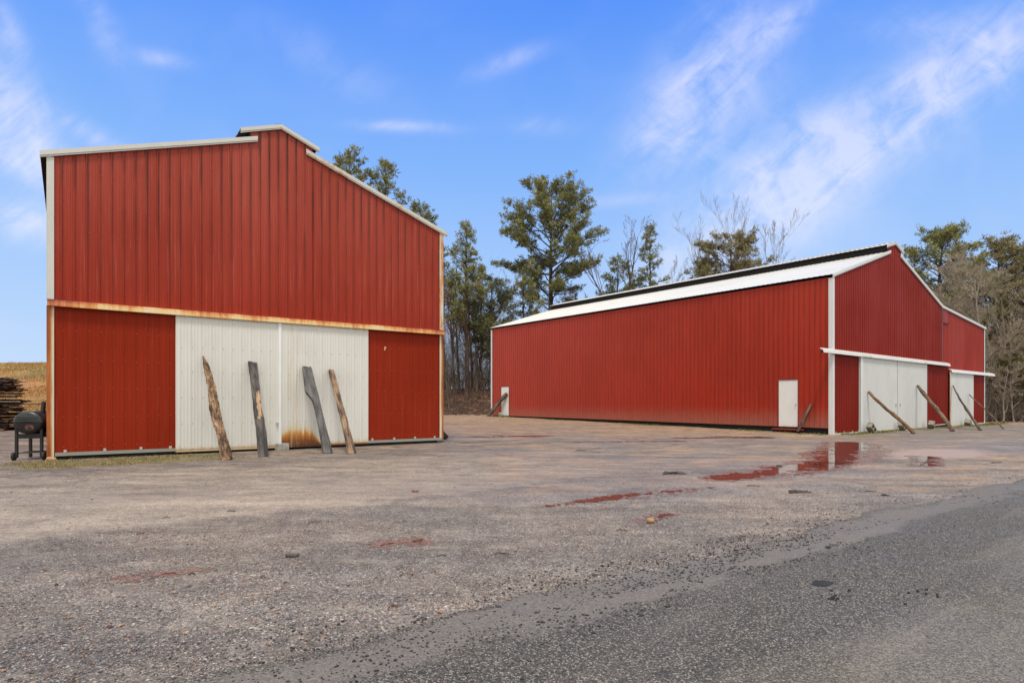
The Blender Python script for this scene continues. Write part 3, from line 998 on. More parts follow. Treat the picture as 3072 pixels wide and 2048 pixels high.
# leaf litter bank
ln = n.voro(n.map(P, (1, 1, 1)), 9, 'F1', 'Color')
lc = n.ramp(n.sepc(ln)[0], [(0, (.028, .016, .012)), (.45, (.075, .038, .025)), (.8, (.15, .075, .045)), (1, (.30, .17, .11))])
la = n.math('ADD', a1[2], n.math('MULTIPLY', n.math('SUBTRACT', mid, .5), .5))
col = n.mix(n.rng(la, .35, .65), col, n.mix(n.rng(big, .4, .65, 0, .7), lc, (.05, .035, .022)))
# dry field
fn1 = n.noise(n.map(P, (.13, .11, .13)), 1.0, 6, .7, .6)
fn2 = n.noise(n.map(P, (1.4, .5, .5)), 1.0, 6, .75)
fc = n.ramp(n.math('ADD', n.math('MULTIPLY', fn1, .75), n.math('MULTIPLY', fn2, .25)), [(.30, (.50, .19, .065)), (.42, (.54, .23, .085)), (.5, (.46, .26, .10)), (.58, (.24, .22, .09)), (.7, (.20, .21, .08))])
fc = n.mix(n.rng(fn2, .35, .7, .45, 0), fc, (.14, .085, .04))
pz = n.sep(P)[2]
fc = n.mix(n.rng(pz, 3.6, 5.0, 0, .75), fc, (.26, .27, .10))
fd = n.math('ADD', a1[1], n.math('MULTIPLY', n.math('SUBTRACT', mid, .5), .4))
col = n.mix(n.rng(fd, .35, .65), col, fc)
# wetness darkens and smooths
wn_ = n.noise(n.map(P, (.8, 1.6, 1)), 1.0, 6, .65)
wa = n.rng(n.math('ADD', a2[2], n.math('MULTIPLY', n.math('SUBTRACT', wn_, .5), 1.3)), .35, .95)
wa = n.math('MULTIPLY', wa, n.rng(la, .3, .6, 1, 0))
col = n.mix(n.math('MULTIPLY', wa, .16), col, (.17, .148, .138))
n.put(b.inputs['Base Color'], col)
n.put(b.inputs['Roughness'], n.math('ADD', n.rng(wa, 0, 1, .84, .60, 'LINEAR'), n.math('MULTIPLY', n.math('SUBTRACT', spk, .5), .5)))
b.inputs['Specular IOR Level'].default_value = .3
h = n.math('ADD', n.math('MULTIPLY', n.math('SUBTRACT', 1.0, n.mix(sel, d1, d2)), n.rng(fa, .3, .8, .9, .35)), n.math('MULTIPLY', grit, .7))
bp = n.bump(h, n.rng(wa, 0, 1, .85, .45, 'LINEAR'), .011)
hh = n.math('ADD', n.noise(P, 5, 5, .6), n.math('MULTIPLY', ra, -.5))
bp = n.bump(hh, .6, .05, bp)
n.put(b.inputs['Normal'], bp)
ground = np_mesh('ground', gv, gf, m, attr={'mask_a': A1, 'mask_b': A2, 'mask_c': A3}, smooth=True, kind='structure')

# ------------------------------------------------------------------ road
RD = .64
rc_, rs_ = math.cos(RD), math.sin(RD)


def road_pt(u, d):
    """u along the road, d from its edge towards the camera side"""
    return 0 + u * rc_ + d * rs_, 3.885 + u * rs_ - d * rc_


us = np.concatenate([np.arange(-160, -8, 4.0), np.arange(-8, 26, .06), np.arange(26, 260, 4.0)])
ds = np.array([0, .05, .12, .3, .6, 1, 1.6, 2.4, 3.2, 4.2, 5.2, 6.2])
U, Dd = np.meshgrid(us, ds, indexing='ij')
edge = (fbm(U / 1.1, U * 0, 31, 5) - .5) * .34 + (fbm(U / .12, U * 0, 37, 3) - .5) * .10
fall = np.clip(1 - Dd / .6, 0, 1)
Dw = Dd + edge * fall
RX, RY = road_pt(U, Dw)
lift = .004 + .022 * smooth(0, .6, Dd)
RZ = ground_z(RX, RY) + lift
i2 = np.arange(U.size).reshape(U.shape)
rf = np.stack([i2[:-1, :-1], i2[:-1, 1:], i2[1:, 1:], i2[1:, :-1]], -1).reshape(-1, 4)
RA = np.stack([np.clip(Dd / 6.2, 0, 1).ravel(), np.clip((U.ravel() + 10) / 40, 0, 1), np.zeros(U.size)], 1)
m, n, b = mat('asphalt', rough=.7)
P = n.coord('Object'); sp = n.sep(P)
dd = n.math('MULTIPLY', n.sepc(n.attr('across'))[0], 6.2)
ul = n.math('ADD', n.math('MULTIPLY', sp[0], rc_), n.math('MULTIPLY', n.math('SUBTRACT', sp[1], 3.885), rs_))
along = n.comb(n.math('MULTIPLY', ul, .28), n.math('MULTIPLY', dd, 1.6), 0.0)
w = n.noise(along, 1.0, 5, .6)
lo = n.noise(P, 1.1, 5, .6)
c1 = n.sepc(n.voro(P, 115, 'F1', 'Color')); d1 = n.voro(P, 115, 'F1', 'Distance')
gr = n.noise(P, 45, 5, .75)
agg = n.ramp(c1[0], [(0, (.036, .030, .023)), (.45, (.102, .088, .069)), (.8, (.185, .163, .131)), (1, (.42, .38, .32))])
agg = n.mix(n.rng(d1, .4, .75, 0, .65), agg, (.018, .017, .016))
pale = n.mix(n.rng(gr, .3, .7), (.130, .112, .093), (.238, .208, .176))
dusty = n.mix(n.rng(gr, .3, .7), (.15, .128, .098), (.305, .265, .21))
band = n.math('ADD', n.rng(n.math('ABSOLUTE', n.math('SUBTRACT', dd, n.rng(w, .3, .7, .16, .42))), .1, .42, 1, 0), n.math('MULTIPLY', n.math('SUBTRACT', n.noise(P, 2.6, 8, .75), .5), 2.2))
dust = n.math('MULTIPLY', n.rng(n.math('ADD', dd, n.math('MULTIPLY', n.math('SUBTRACT', w, .5), 2.6)), 1.25, 2.1), n.rng(ul, 6, 18, .75, .45))
dust = n.math('ADD', dust, n.math('MULTIPLY', n.rng(w, .5, .72), .55))
dust = n.math('ADD', dust, n.rng(ul, 3, 16, 0, .35))
fleck = n.rng(n.math('ADD', gr, n.math('MULTIPLY', n.math('SUBTRACT', c1[1], .5), .5)), .25, .7)
col = n.mix(n.math('MULTIPLY', n.math('MULTIPLY', dust, .85, None, True), n.rng(fleck, 0, 1, .35, 1)), agg, dusty)
col = n.mix(n.rng(n.math('ADD', band, n.math('MULTIPLY', n.math('SUBTRACT', gr, .5), 1.5)), .25, .95, 0, n.rng(ul, 4, 12, .72, .4)), col, pale)
# crack lines
ck = n.voro(n.map(P, (.55, .55, .55)), 1.0, 'DISTANCE_TO_EDGE', 'Distance')
ckn = n.math('ADD', ck, n.math('MULTIPLY', n.math('SUBTRACT', gr, .5), .02))
col = n.mix(n.math('MULTIPLY', n.rng(ckn, .001, .007, 1, 0), n.rng(lo, .60, .68, 0, .5)), col, (.015, .014, .013))
n.put(b.inputs['Base Color'], col)
n.put(b.inputs['Roughness'], n.rng(lo, .3, .7, .55, .8))
h = n.math('ADD', n.math('MULTIPLY', n.math('SUBTRACT', 1.0, d1), n.rng(band, .3, .7, 1, .3)), n.math('MULTIPLY', gr, .6))
n.put(b.inputs['Normal'], n.bump(n.noise(P, 3, 4, .6), .4, .03, n.bump(h, .9, .007)))
road = np_mesh('road', np.stack([RX.ravel(), RY.ravel(), RZ.ravel()], 1), rf, m, attr={'across': RA}, smooth=True, kind='structure')


# ------------------------------------------------------------------ puddles
m, n, b = mat('wet_mud', (.12, .065, .045), .3)
P = n.coord('Object')
n.put(b.inputs['Base Color'], n.mix(n.noise(P, 6, 5, .7), (.15, .078, .054), (.31, .19, .14)))
n.put(b.inputs['Roughness'], n.rng(n.noise(P, 9, 4, .7), .3, .7, .12, .55))
n.put(b.inputs['Normal'], n.bump(n.noise(P, 40, 5, .75), .8, .008))
M_MUD = m
m, n, b = mat('muddy_water', (.10, .055, .04), .02)
P = n.coord('Object')
n.put(b.inputs['Base Color'], n.mix(n.noise(P, 1.2, 4, .6), (.06, .032, .024), (.14, .085, .066)))
n.put(b.inputs['Roughness'], n.rng(n.noise(P, 4, 5, .7), .45, .75, .02, .22))
b.inputs['IOR'].default_value = 1.33
b.inputs['Specular IOR Level'].default_value = 1.0
n.put(b.inputs['Normal'], n.bump(n.noise(P, 2.0, 2, .5), .02, .01))
M_WATER = m


def puddle(chain, widths, seed, cell=.022, rough=.8, freq=(1.6, 1.6), water=.28, mud=-.12, hi=23.):
    chain = np.array(chain, float); widths = np.array(widths, float)
    pad = widths.max() * 2
    x0, y0 = chain.min(0) - pad; x1, y1 = chain.max(0) + pad
    cx, cy = np.meshgrid(np.arange(x0, x1, cell), np.arange(y0, y1, cell * 1.6))
    best = np.full(cx.shape, -9.0)
    for (a, b_), wa, wb in zip(zip(chain[:-1], chain[1:]), widths[:-1], widths[1:]):
        d = b_ - a; t = np.clip(((cx - a[0]) * d[0] + (cy - a[1]) * d[1]) / (d @ d), 0, 1)
        dist = np.hypot(cx - a[0] - t * d[0], cy - a[1] - t * d[1])
        best = np.maximum(best, 1 - dist / (wa + (wb - wa) * t))
    nn = fbm(cx * freq[0], cy * freq[1], seed, 6) + .55 * (fbm(cx * 5, cy * 3.2, seed + 5, 4) - .5) + .45 * (vnoise(cx * 19, cy * 12, seed + 9) - .5)
    val = best + (nn - .5) * 2 * rough
    ax = np.append(cx[0], cx[0, -1] + cell); ay = np.append(cy[:, 0], cy[-1, 0] + cell * 1.6)
    w_ = len(ax)
    for nm, thr, mt, lift in (('wet_mud', mud, M_MUD, .003), ('puddle', water, M_WATER, .006)):
        on = (val + ((.5 if hi < 30 else 2.2) * (vnoise(cx * hi, cy * hi * .65, seed + 2) - .5) if nm == 'wet_mud' else 0) > thr) & (best > -.9)
        jj, ii = np.nonzero(on)
        if len(jj) == 0:
            continue
        q = np.stack([jj * w_ + ii, jj * w_ + ii + 1, (jj + 1) * w_ + ii + 1, (jj + 1) * w_ + ii], 1)
        uq, inv = np.unique(q, return_inverse=True); q = inv.reshape(q.shape)
        vx, vy = ax[uq % w_], ay[uq // w_]
        np_mesh(nm, np.stack([vx, vy, ground_z(vx, vy) + lift], 1), q, mt, smooth=True, kind='structure')
    return None


puddle([(3.5, 10.2), (5.0, 11.4), (6.6, 13.0)], [.22, .36, .34], 3, rough=1.15, freq=(1.5, 2.2), mud=-.4)
puddle([(5.9, 11.7), (7.6, 14.2), (9.5, 17.2), (10.8, 19.6)], [.22, .5, .55, .45], 9, rough=1.0, freq=(1.1, 1.5), mud=-.4)
puddle([(.45, 7.5), (1.3, 8.1), (2.1, 8.65), (3.0, 9.1)], [.07, .13, .20, .09], 14, rough=1.7, freq=(2.4, 4.2), cell=.016, water=.62, mud=.12, hi=44.)
puddle([(1.4, 6.55), (1.75, 6.9)], [.10, .10], 18, rough=1.5, freq=(3, 3), cell=.014, water=.9, mud=.25, hi=50.)
puddle([(8.4, 12.4), (9.9, 14.6)], [.18, .22], 23, rough=1.3, mud=-.3)
puddle([(-1.2, 5.45), (-.85, 5.6)], [.12, .13], 29, rough=1.5, freq=(5, 5), cell=.012, water=1.55, mud=.55, hi=62.)
puddle([(-3.0, 4.35), (-2.75, 4.45)], [.10, .10], 35, rough=1.5, freq=(6, 6), cell=.010, water=1.6, mud=.6, hi=70.)
puddle([(-2.62, 4.5), (-2.35, 4.62)], [.075, .075], 38, rough=1.5, freq=(6, 6), cell=.010, water=1.6, mud=.6, hi=70.)
puddle([(6.0, 21.5), (9.2, 22.6)], [.26, .3], 51, rough=1.4, freq=(.8, 2.0))
puddle([(2.0, 19.2), (5.5, 19.8)], [.12, .16], 57, rough=1.5, freq=(.8, 2.4))
puddle([(-1.2, 21.8), (1.2, 22.4)], [.3, .26], 61, rough=1.3, freq=(.8, 2.0))


# ------------------------------------------------------------------ loose stones
def stones(name, pts, size, mats, seed, flat=.6, label_kind='stuff', lift=0.0):
    rng = np.random.default_rng(seed)
    base = np.array([(0, 0, 1), (1, 0, .1), (.31, .95, 0), (-.81, .59, .1), (-.81, -.59, 0), (.31, -.95, .1), (0, 0, -.6)], float)
    F = np.array([(0, 1, 2), (0, 2, 3), (0, 3, 4), (0, 4, 5), (0, 5, 1), (6, 2, 1), (6, 3, 2), (6, 4, 3), (6, 5, 4), (6, 1, 5)])
    N = len(pts)
    V = np.repeat(base[None], N, 0) * rng.uniform(.65, 1.3, (N, 7, 1))
    sc = size * rng.lognormal(0, .38, N)
    V = V * sc[:, None, None] * np.stack([rng.uniform(.8, 1.35, N), rng.uniform(.7, 1.1, N), rng.uniform(flat * .6, flat * 1.2, N)], 1)[:, None, :]
    a = rng.uniform(0, 2 * PI, N); ca, sa = np.cos(a)[:, None], np.sin(a)[:, None]
    x = V[..., 0] * ca - V[..., 1] * sa; y = V[..., 0] * sa + V[..., 1] * ca
    z0 = ground_z(pts[:, 0], pts[:, 1]) + lift
    V = np.stack([x + pts[:, :1], y + pts[:, 1:2], V[..., 2] + (z0 + sc * .12)[:, None]], -1)
    Fa = (F[None] + (np.arange(N) * 7)[:, None, None]).reshape(-1, 3)
    cv = np.repeat(rng.random((N, 3))[:, None], 7, 1).reshape(-1, 3)
    return np_mesh(name, V.reshape(-1, 3), Fa, mats, attr={'tint': cv}, kind=label_kind)


m, n, b = mat('crushed_stone', rough=.8)
t = n.sepc(n.attr('tint'))
c = n.ramp(t[0], [(0, (.05, .045, .044)), (.4, (.16, .144, .134)), (.75, (.285, .26, .243)), (.96, (.38, .35, .33)), (1, (.55, .52, .5))])
c = n.mix(n.rng(t[1], .95, .98, 0, .7), c, (.40, .22, .10))
n.put(b.inputs['Base Color'], c)
M_STONE = m
m, n, b = mat('black_chip', rough=.75)
t = n.sepc(n.attr('tint'))
n.put(b.inputs['Base Color'], n.ramp(t[0], [(0, (.012, .012, .012)), (.7, (.035, .033, .032)), (1, (.08, .075, .07))]))
M_CHIP = m
rng = np.random.default_rng(11)
# stones over the near yard, thinning with distance
N = 52000
yy = 2.6 + 10.5 * rng.random(N) ** 1.9
xx = (rng.random(N) * 2 - 1) * .95 * yy
dl = (yy - 3.885) * rc_ - xx * rs_
keep = (dl > .02) & (fbm(xx * .8, yy * .8, 4, 3) + .25 * np.exp(-dl / 1.5) > .36 + .28 * rng.random(N))
tn = (dl > 4.0) & (dl < 7.0) & (xx < 1.5)
keep &= ~(tn & (rng.random(N) < .8))
st = stones('gravel', np.stack([xx[keep], yy[keep]], 1), .0058, M_STONE, 3)
# black chips kicked off the road edge
N = 9000
u_ = rng.uniform(-3.2, 13, N); d_ = rng.normal(.22, .34, N)
u_ = np.where(rng.random(N) < .72, rng.normal(1.6, 2.2, N), u_)
x_, y_ = road_pt(u_, d_)
k = (d_ > -.5) & (d_ < 1.1) & (fbm(u_ * 1.4, d_ * 5, 8, 4) > .40 + .12 * np.abs(d_ - .2)) & (u_ > -3.2)
stones('gravel_chips', np.stack([x_[k], y_[k]], 1), .0055, M_CHIP, 5, lift=.004 + .022 * smooth(0, .6, d_[k]))


# ------------------------------------------------------------------ leaf litter
def flakes(name, pts, size, mats, seed, kind='stuff'):
    rng = np.random.default_rng(seed); N = len(pts)
    base = np.array([(-.5, 0, 0), (-.1, -.28, .12), (.5, 0, .02), (-.1, .28, .14)], float)
    V = np.repeat(base[None], N, 0) * rng.uniform(.6, 1.3, (N, 4, 1))
    V *= (size * rng.lognormal(0, .3, N))[:, None, None]
    a = rng.uniform(0, 2 * PI, N); ca, sa = np.cos(a)[:, None], np.sin(a)[:, None]
    x = V[..., 0] * ca - V[..., 1] * sa; y = V[..., 0] * sa + V[..., 1] * ca
    z0 = ground_z(pts[:, 0], pts[:, 1]) + .008
    V = np.stack([x + pts[:, :1], y + pts[:, 1:2], V[..., 2] * rng.uniform(.4, 2.2, (N, 1)) + z0[:, None]], -1)
    Fa = np.array([[0, 1, 2, 3]]) + (np.arange(N) * 4)[:, None]
    cv = np.repeat(rng.random((N, 3))[:, None], 4, 1).reshape(-1, 3)
    return np_mesh(name, V.reshape(-1, 3), Fa, mats, attr={'tint': cv}, kind=kind)


m, n, b = mat('dead_leaf', rough=.75)
t = n.sepc(n.attr('tint'))
n.put(b.inputs['Base Color'], n.ramp(t[0], [(0, (.07, .03, .018)), (.35, (.20, .085, .04)), (.7, (.40, .19, .08)), (1, (.52, .33, .18))]))
M_LEAF = m
N = 1300
yy = 2.6 + 4.2 * rng.random(N) ** 1.6; xx = (rng.random(N) * 2 - 1) * .95 * yy
dl = (yy - 3.885) * rc_ - xx * rs_
keep = (dl > -.1) & (fbm(xx * .7 + 4, yy * .7, 6, 3) + .12 * (xx < -1) > .50)
near_l = np.stack([xx[keep], yy[keep]], 1)
N = 16000
xx = rng.uniform(-12, 46, N); yy = rng.uniform(40, 66, N)
ln = 46.5 + 0.62 * np.clip(xx, -8, 60) * (xx > 0)
keep = ((yy > ln - .6) & (yy < ln + 9)) | ((xx > 29) & (yy < 52))
far_l = np.stack([xx[keep], yy[keep]], 1)
flakes('leaf_litter', near_l, .026, M_LEAF, 2)
flakes('leaf_litter', far_l, .16, M_LEAF, 3)


# ------------------------------------------------------------------ grass
def blades(name, pts, hgt, mats, seed, width=.006, lean=.6):
    rng = np.random.default_rng(seed); N = len(pts)
    a = rng.uniform(0, 2 * PI, N); h = hgt * rng.lognormal(0, .35, N)
    z0 = ground_z(pts[:, 0], pts[:, 1]) - .002
    dx, dy = np.cos(a), np.sin(a)
    le = rng.uniform(.1, lean, N) * h
    la = rng.uniform(0, 2 * PI, N)
    p0 = np.stack([pts[:, 0] - dx * width, pts[:, 1] - dy * width, z0], 1)
    p1 = np.stack([pts[:, 0] + dx * width, pts[:, 1] + dy * width, z0], 1)
    p2 = np.stack([pts[:, 0] + np.cos(la) * le, pts[:, 1] + np.sin(la) * le, z0 + h], 1)
    V = np.stack([p0, p1, p2], 1).reshape(-1, 3)
    F = np.arange(N * 3).reshape(-1, 3)
    cv = np.repeat(rng.random((N, 3))[:, None], 3, 1).reshape(-1, 3)
    return np_mesh(name, V, F, mats, attr={'tint': cv}, kind='stuff')


def grass_mat(name, stops):
    m, n, b = mat(name, rough=.7, spec=.2)
    n.put(b.inputs['Base Color'], n.ramp(n.sepc(n.attr('tint'))[0], stops))
    return m


M_GR = grass_mat('winter_grass', [(0, (.09, .075, .03)), (.3, (.19, .17, .06)), (.6, (.36, .28, .13)), (1, (.46, .34, .19))])
M_GR2 = grass_mat('moss_grass', [(0, (.06, .075, .02)), (.5, (.14, .19, .045)), (.8, (.24, .24, .08)), (1, (.34, .28, .14))])
M_FG = grass_mat('field_grass', [(0, (.22, .21, .07)), (.35, (.40, .27, .10)), (.7, (.52, .28, .11)), (1, (.44, .17, .06))])
N = 22000
s_ = rng.uniform(-1.4, 4.6, N); t_ = -rng.uniform(.06, 2.6, N)
den = smooth(0, .5, 1.3 - np.abs(t_ + 1.2)) * smooth(-1.6, .0, s_) * (1 - smooth(2.8, 4.6, s_))
keep = den * fbm(s_ * 1.6, t_ * 2.2, 12, 4) > .34 + .25 * rng.random(N)
c_, q_ = math.cos(BARN_A[2]), math.sin(BARN_A[2])
pts = np.stack([BARN_A[0] + s_ * c_ - t_ * q_, BARN_A[1] + s_ * q_ + t_ * c_], 1)[keep]
blades('grass', pts, .032, M_GR, 4, .006)
N = 9000
s_ = rng.uniform(-.3, 23, N); t_ = -np.abs(rng.normal(.3, .3, N)) - .05
keep = fbm(s_ * 1.1, t_ * 2, 15, 4) > .48 + .15 * rng.random(N)
c_, q_ = math.cos(BARN_B[2]), math.sin(BARN_B[2])
p1_ = np.stack([BARN_B[0] + s_ * c_ - t_ * q_, BARN_B[1] + s_ * q_ + t_ * c_], 1)[keep]
s_ = -np.abs(rng.normal(.25, .3, N)) - .02; t_ = rng.uniform(0, 24, N)
keep = fbm(s_ * 2, t_ * 1.1, 16, 4) > .52 + .15 * rng.random(N)
p2_ = np.stack([BARN_B[0] + s_ * c_ - t_ * q_, BARN_B[1] + s_ * q_ + t_ * c_], 1)[keep]
blades('grass', np.concatenate([p1_, p2_]), .055, M_GR2, 6, .012)
N = 42000
yy = rng.uniform(27, 80, N); xx = rng.uniform(-.90, -.72, N) * yy
keep = fbm(xx / 5, yy / 5, 9, 4) > .16 + .34 * rng.random(N)
blades('field_grass', np.stack([xx, yy], 1)[keep], .14, M_FG, 8, .03, 1.0)
# ================================================================== LOOSE THINGS
def slab(name, label, cat, foot, top, widths, offs, thick, material, seed, axis_hint, group=None, rough=.06, pointed=False, nsec=54):
    """a sawn slab or split board from foot to top; widths and sideways offsets are sampled from foot to top.
    Built along its own local x so that the grain follows it."""
    rng = random.Random(seed)
    foot, top = Vector(foot), Vector(top)
    L = (top - foot).length
    ex = (top - foot).normalized()
    ey = (axis_hint - ex * axis_hint.dot(ex)).normalized()
    ez = ex.cross(ey)
    mb = MB(); rings = []
    K = 10
    prev = [0.0] * K
    for i in range(nsec + 1):
        f = i / nsec
        w = np.interp(f, np.linspace(0, 1, len(widths)), widths)
        o = np.interp(f, np.linspace(0, 1, len(offs)), offs)
        th = thick * (1 + .15 * math.sin(f * 9 + seed))
        if pointed and f > .93:
            w *= 1 - (f - .93) / .07 * .6
        prof = [(-.5, -.44), (-.48, -.5), (-.15, -.53), (.18, -.49), (.48, -.5), (.5, -.42), (.5, .4), (.46, .5), (0, .5), (-.46, .5)]
        ring = []
        for k, (a, b_) in enumerate(prof):
            prev[k] = prev[k] * .6 + rng.uniform(-1, 1) * rough * 1.15 + (rng.uniform(-2.5, 0) * rough if rng.random() < .05 else 0)
            e = prev[k]
            xj = rng.uniform(-.02, .02) if i in (0, nsec) else 0
            ring.append((f * L + xj, o + a * w * (1 + e), b_ * th + e * w * .25))
        rings += ring
    F = []
    for i in range(nsec):
        for k in range(K):
            F.append((i * K + k, i * K + (k + 1) % K, (i + 1) * K + (k + 1) % K, (i + 1) * K + k))
    F.append(tuple(range(K - 1, -1, -1))); F.append(tuple(nsec * K + k for k in range(K)))
    mb.add(rings, F)
    ob = mb.build(name, material, smooth=False)
    ob.matrix_world = Matrix(((ex.x, ey.x, ez.x, foot.x), (ex.y, ey.y, ez.y, foot.y), (ex.z, ey.z, ez.z, foot.z), (0, 0, 0, 1)))
    tag(ob, label, cat, group)
    return ob


wallA = (to_world(BARN_A, 1, 0) - to_world(BARN_A, 0, 0)).normalized()
wallB = (to_world(BARN_B, 1, 0) - to_world(BARN_B, 0, 0)).normalized()
sideB = (to_world(BARN_B, 0, 1) - to_world(BARN_B, 0, 0)).normalized()


def foot_at(sx, sy, z):
    """ground point seen at a position of the photograph (used once to read off where the thing stands)"""
    y = 1829.37 * (CAM_H - z) / (sy - 1205.12)
    return Vector(((sx - 1536) / 1829.37 * y, y, z))


GP = 'props leaning on the near barn doors'
f = foot_at(681.8, 1382.0, .0)
slab('prop_board', 'tan bark-covered slab with a pointed top leaning on the white door', 'prop', (f.x, f.y, gz(f.x, f.y) - .01), to_world(BARN_A, 3.01, -.12, 2.38),
     [.225, .215, .20, .195, .205, .215, .19, .17, .155, .13, .06], [0, .005, 0, -.01, -.02, -.01, .02, .03, .03, .02, 0], .075, M['bark_board'], 3, wallA, GP, .09, True)
f = foot_at(790.5, 1373.0, .0)
slab('prop_board', 'flat dark grey board with a torn pale streak in its middle', 'prop', (f.x, f.y, gz(f.x, f.y) - .01), to_world(BARN_A, 4.15, -.11, 2.28),
     [.23, .235, .23, .215, .225, .19, .185, .205, .20, .215, .22], [0, 0, .01, .01, .0, -.015, -.01, 0, 0, 0, 0], .05, M['grey_board'], 5, wallA, GP, .035)
f = foot_at(984.1, 1362.5, .0)
slab('prop_board', 'slate grey curved slab, wide at the top and notched below', 'prop', (f.x, f.y, gz(f.x, f.y) - .01), to_world(BARN_A, 5.53, -.12, 2.20),
     [.225, .22, .205, .19, .18, .175, .185, .305, .29, .265, .24], [-.0025, 0, .0075, .015, .02, .0225, .0175, -.0425, -.035, -.022, -.01], .08, M['slate_board'], 8, wallA, GP, .03)
f = foot_at(1056.8, 1363.0, .0)
slab('prop_board', 'narrow tan split board beside the slate grey slab', 'prop', (f.x, f.y, gz(f.x, f.y) - .01), to_world(BARN_A, 6.19, -.11, 2.15),
     [.225, .20, .185, .17, .175, .165, .155, .16, .15, .15, .14], [0, 0, .005, 0, .01, 0, 0, 0, .005, 0, 0], .06, M['tan_board'], 12, wallA, GP, .05)


def pole(name, label, foot, top, r0, r1, material, seed, group=None, bend=.03, n=14, knots=()):
    rng = random.Random(seed)
    foot, top = Vector(foot), Vector(top)
    L = (top - foot).length; ex = (top - foot).normalized(); ey = Vector((0, 0, 1)).cross(ex).normalized(); ez = ex.cross(ey)
    mb = MB(); pts, rad = [], []
    for i in range(n + 1):
        q = i / n
        pts.append((q * L, bend * math.sin(q * PI) * (1 if seed % 2 else -1) + rng.uniform(-.008, .008), rng.uniform(-.008, .008) + bend * .5 * math.sin(q * 2 * PI)))
        rad.append((r0 + (r1 - r0) * q) * (1 + rng.uniform(-.07, .07)) * (1.25 if any(abs(q - k) < .04 for k in knots) else 1))
    mb.tube(pts, rad, 10, jit=.10, rng=rng)
    for k in knots:
        p = Vector((k * L, 0, 0)); mb.tube([p, p + Vector((.08, .05 * (1 if seed % 2 else -1), .07)), p + Vector((.14, .06, .12))], [r0 * .45, r0 * .3, r0 * .15], 6)
    ob = mb.build(name, material, smooth=True)
    ob.matrix_world = Matrix(((ex.x, ey.x, ez.x, foot.x), (ex.y, ey.y, ez.y, foot.y), (ex.z, ey.z, ez.z, foot.z), (0, 0, 0, 1)))
    tag(ob, label, 'prop', group)
    return ob


GQ = 'poles propping the doors of the long barn'
for lab, fx, fy, s, z, r0, r1, mn, sd, kn in (
        ('thick tan pole with a knob propping the wide white doors of the long barn', 17.2, 26.07, 3.27, 1.74, .075, .06, 'pole_tan', 3, (.42,)),
        ('knotty grey-brown pole whose top rests on the right edge of the wide white doors', 20.28, 28.04, 9.30, 2.10, .095, .065, 'pole_brown', 4, (.5, .82)),
        ('thin dark pole leaning on the small white lean-to door', 22.33, 29.06, 14.80, 2.19, .07, .035, 'pole_grey', 7, (.45,)),
        ('thinnest pole, reaching past the right corner of the lean-to', 24.71, 30.65, 17.76, 1.72, .035, .03, 'pole_grey', 8, ())):
    pole('prop_pole', lab, (fx, fy, gz(fx, fy)), to_world(BARN_B, s, -.13, z), r0, r1, M[mn], sd, GQ, .05, knots=kn)
f = to_world(BARN_B, -.30, 1.30, .02)
slab('prop_board', 'short weathered board leaning beside the nearer small side door', 'board', (f.x, f.y, f.z), to_world(BARN_B, -.06, .84, 1.20),
     [.085, .09, .095, .105, .11], [0, 0, 0, .005, 0], .045, M['pole_grey'], 21, sideB, None, .03, nsec=14)
f = to_world(BARN_B, -.62, 23.15, .22)
slab('split_log', 'split grey log leaning across the farther small side door', 'log', (f.x, f.y, gz(f.x, f.y) - .02), to_world(BARN_B, -.10, 21.66, 1.86),
     [.30, .27, .25, .24, .22, .17], [0, .02, .03, .02, 0, 0], .16, M['pole_grey'], 25, sideB, None, .12, nsec=16)
f = Vector((-2.22, 20.55, 0))
tp = to_world(BARN_A, WA + .08, 2.55, 1.35)
pole('prop_log', 'charred black log leaning on the far side of the near barn', (f.x, f.y, gz(f.x, f.y) + .02), tp, .125, .11, M['charred'], 31, None, .03)
bpy.data.objects['prop_log']['category'] = 'log'


def block(label, B, s, t, z, rot, material, holes=True, group='concrete blocks at the barn doors', size=(.56, .27, .25)):
    """hollow concrete block: two cells through its height"""
    L, W, H = size
    mb = MB()
    w = .034
    if holes:
        xs = [(-L / 2, -L / 2 + w), (-w / 2, w / 2), (L / 2 - w, L / 2)]
        mb.box(-L / 2, L / 2, -W / 2, -W / 2 + w, -H / 2, H / 2); mb.box(-L / 2, L / 2, W / 2 - w, W / 2, -H / 2, H / 2)
        for a, b_ in xs:
            mb.box(a + .0015, b_ - .0015, -W / 2 + w, W / 2 - w, -H / 2 + .002, H / 2 - .002)
    else:
        mb.box(-L / 2, L / 2, -W / 2, W / 2, -H / 2, H / 2)
    ob = mb.build('concrete_block', material)
    bv = ob.modifiers.new('worn_edges', 'BEVEL'); bv.width = .008; bv.segments = 2
    p = to_world(B, s, t, 0)
    ob.location = (p.x, p.y, gz(p.x, p.y) + z)
    ob.rotation_euler = (rot[0], rot[1], rot[2] + B[2])
    tag(ob, label, 'concrete block', group)
    return ob


block('pale concrete block under the seam of the rust-stained white door', BARN_A, 4.87, -.16, .09, (0, 0, .05), M['concrete_pale'], True, size=(.30, .20, .18))
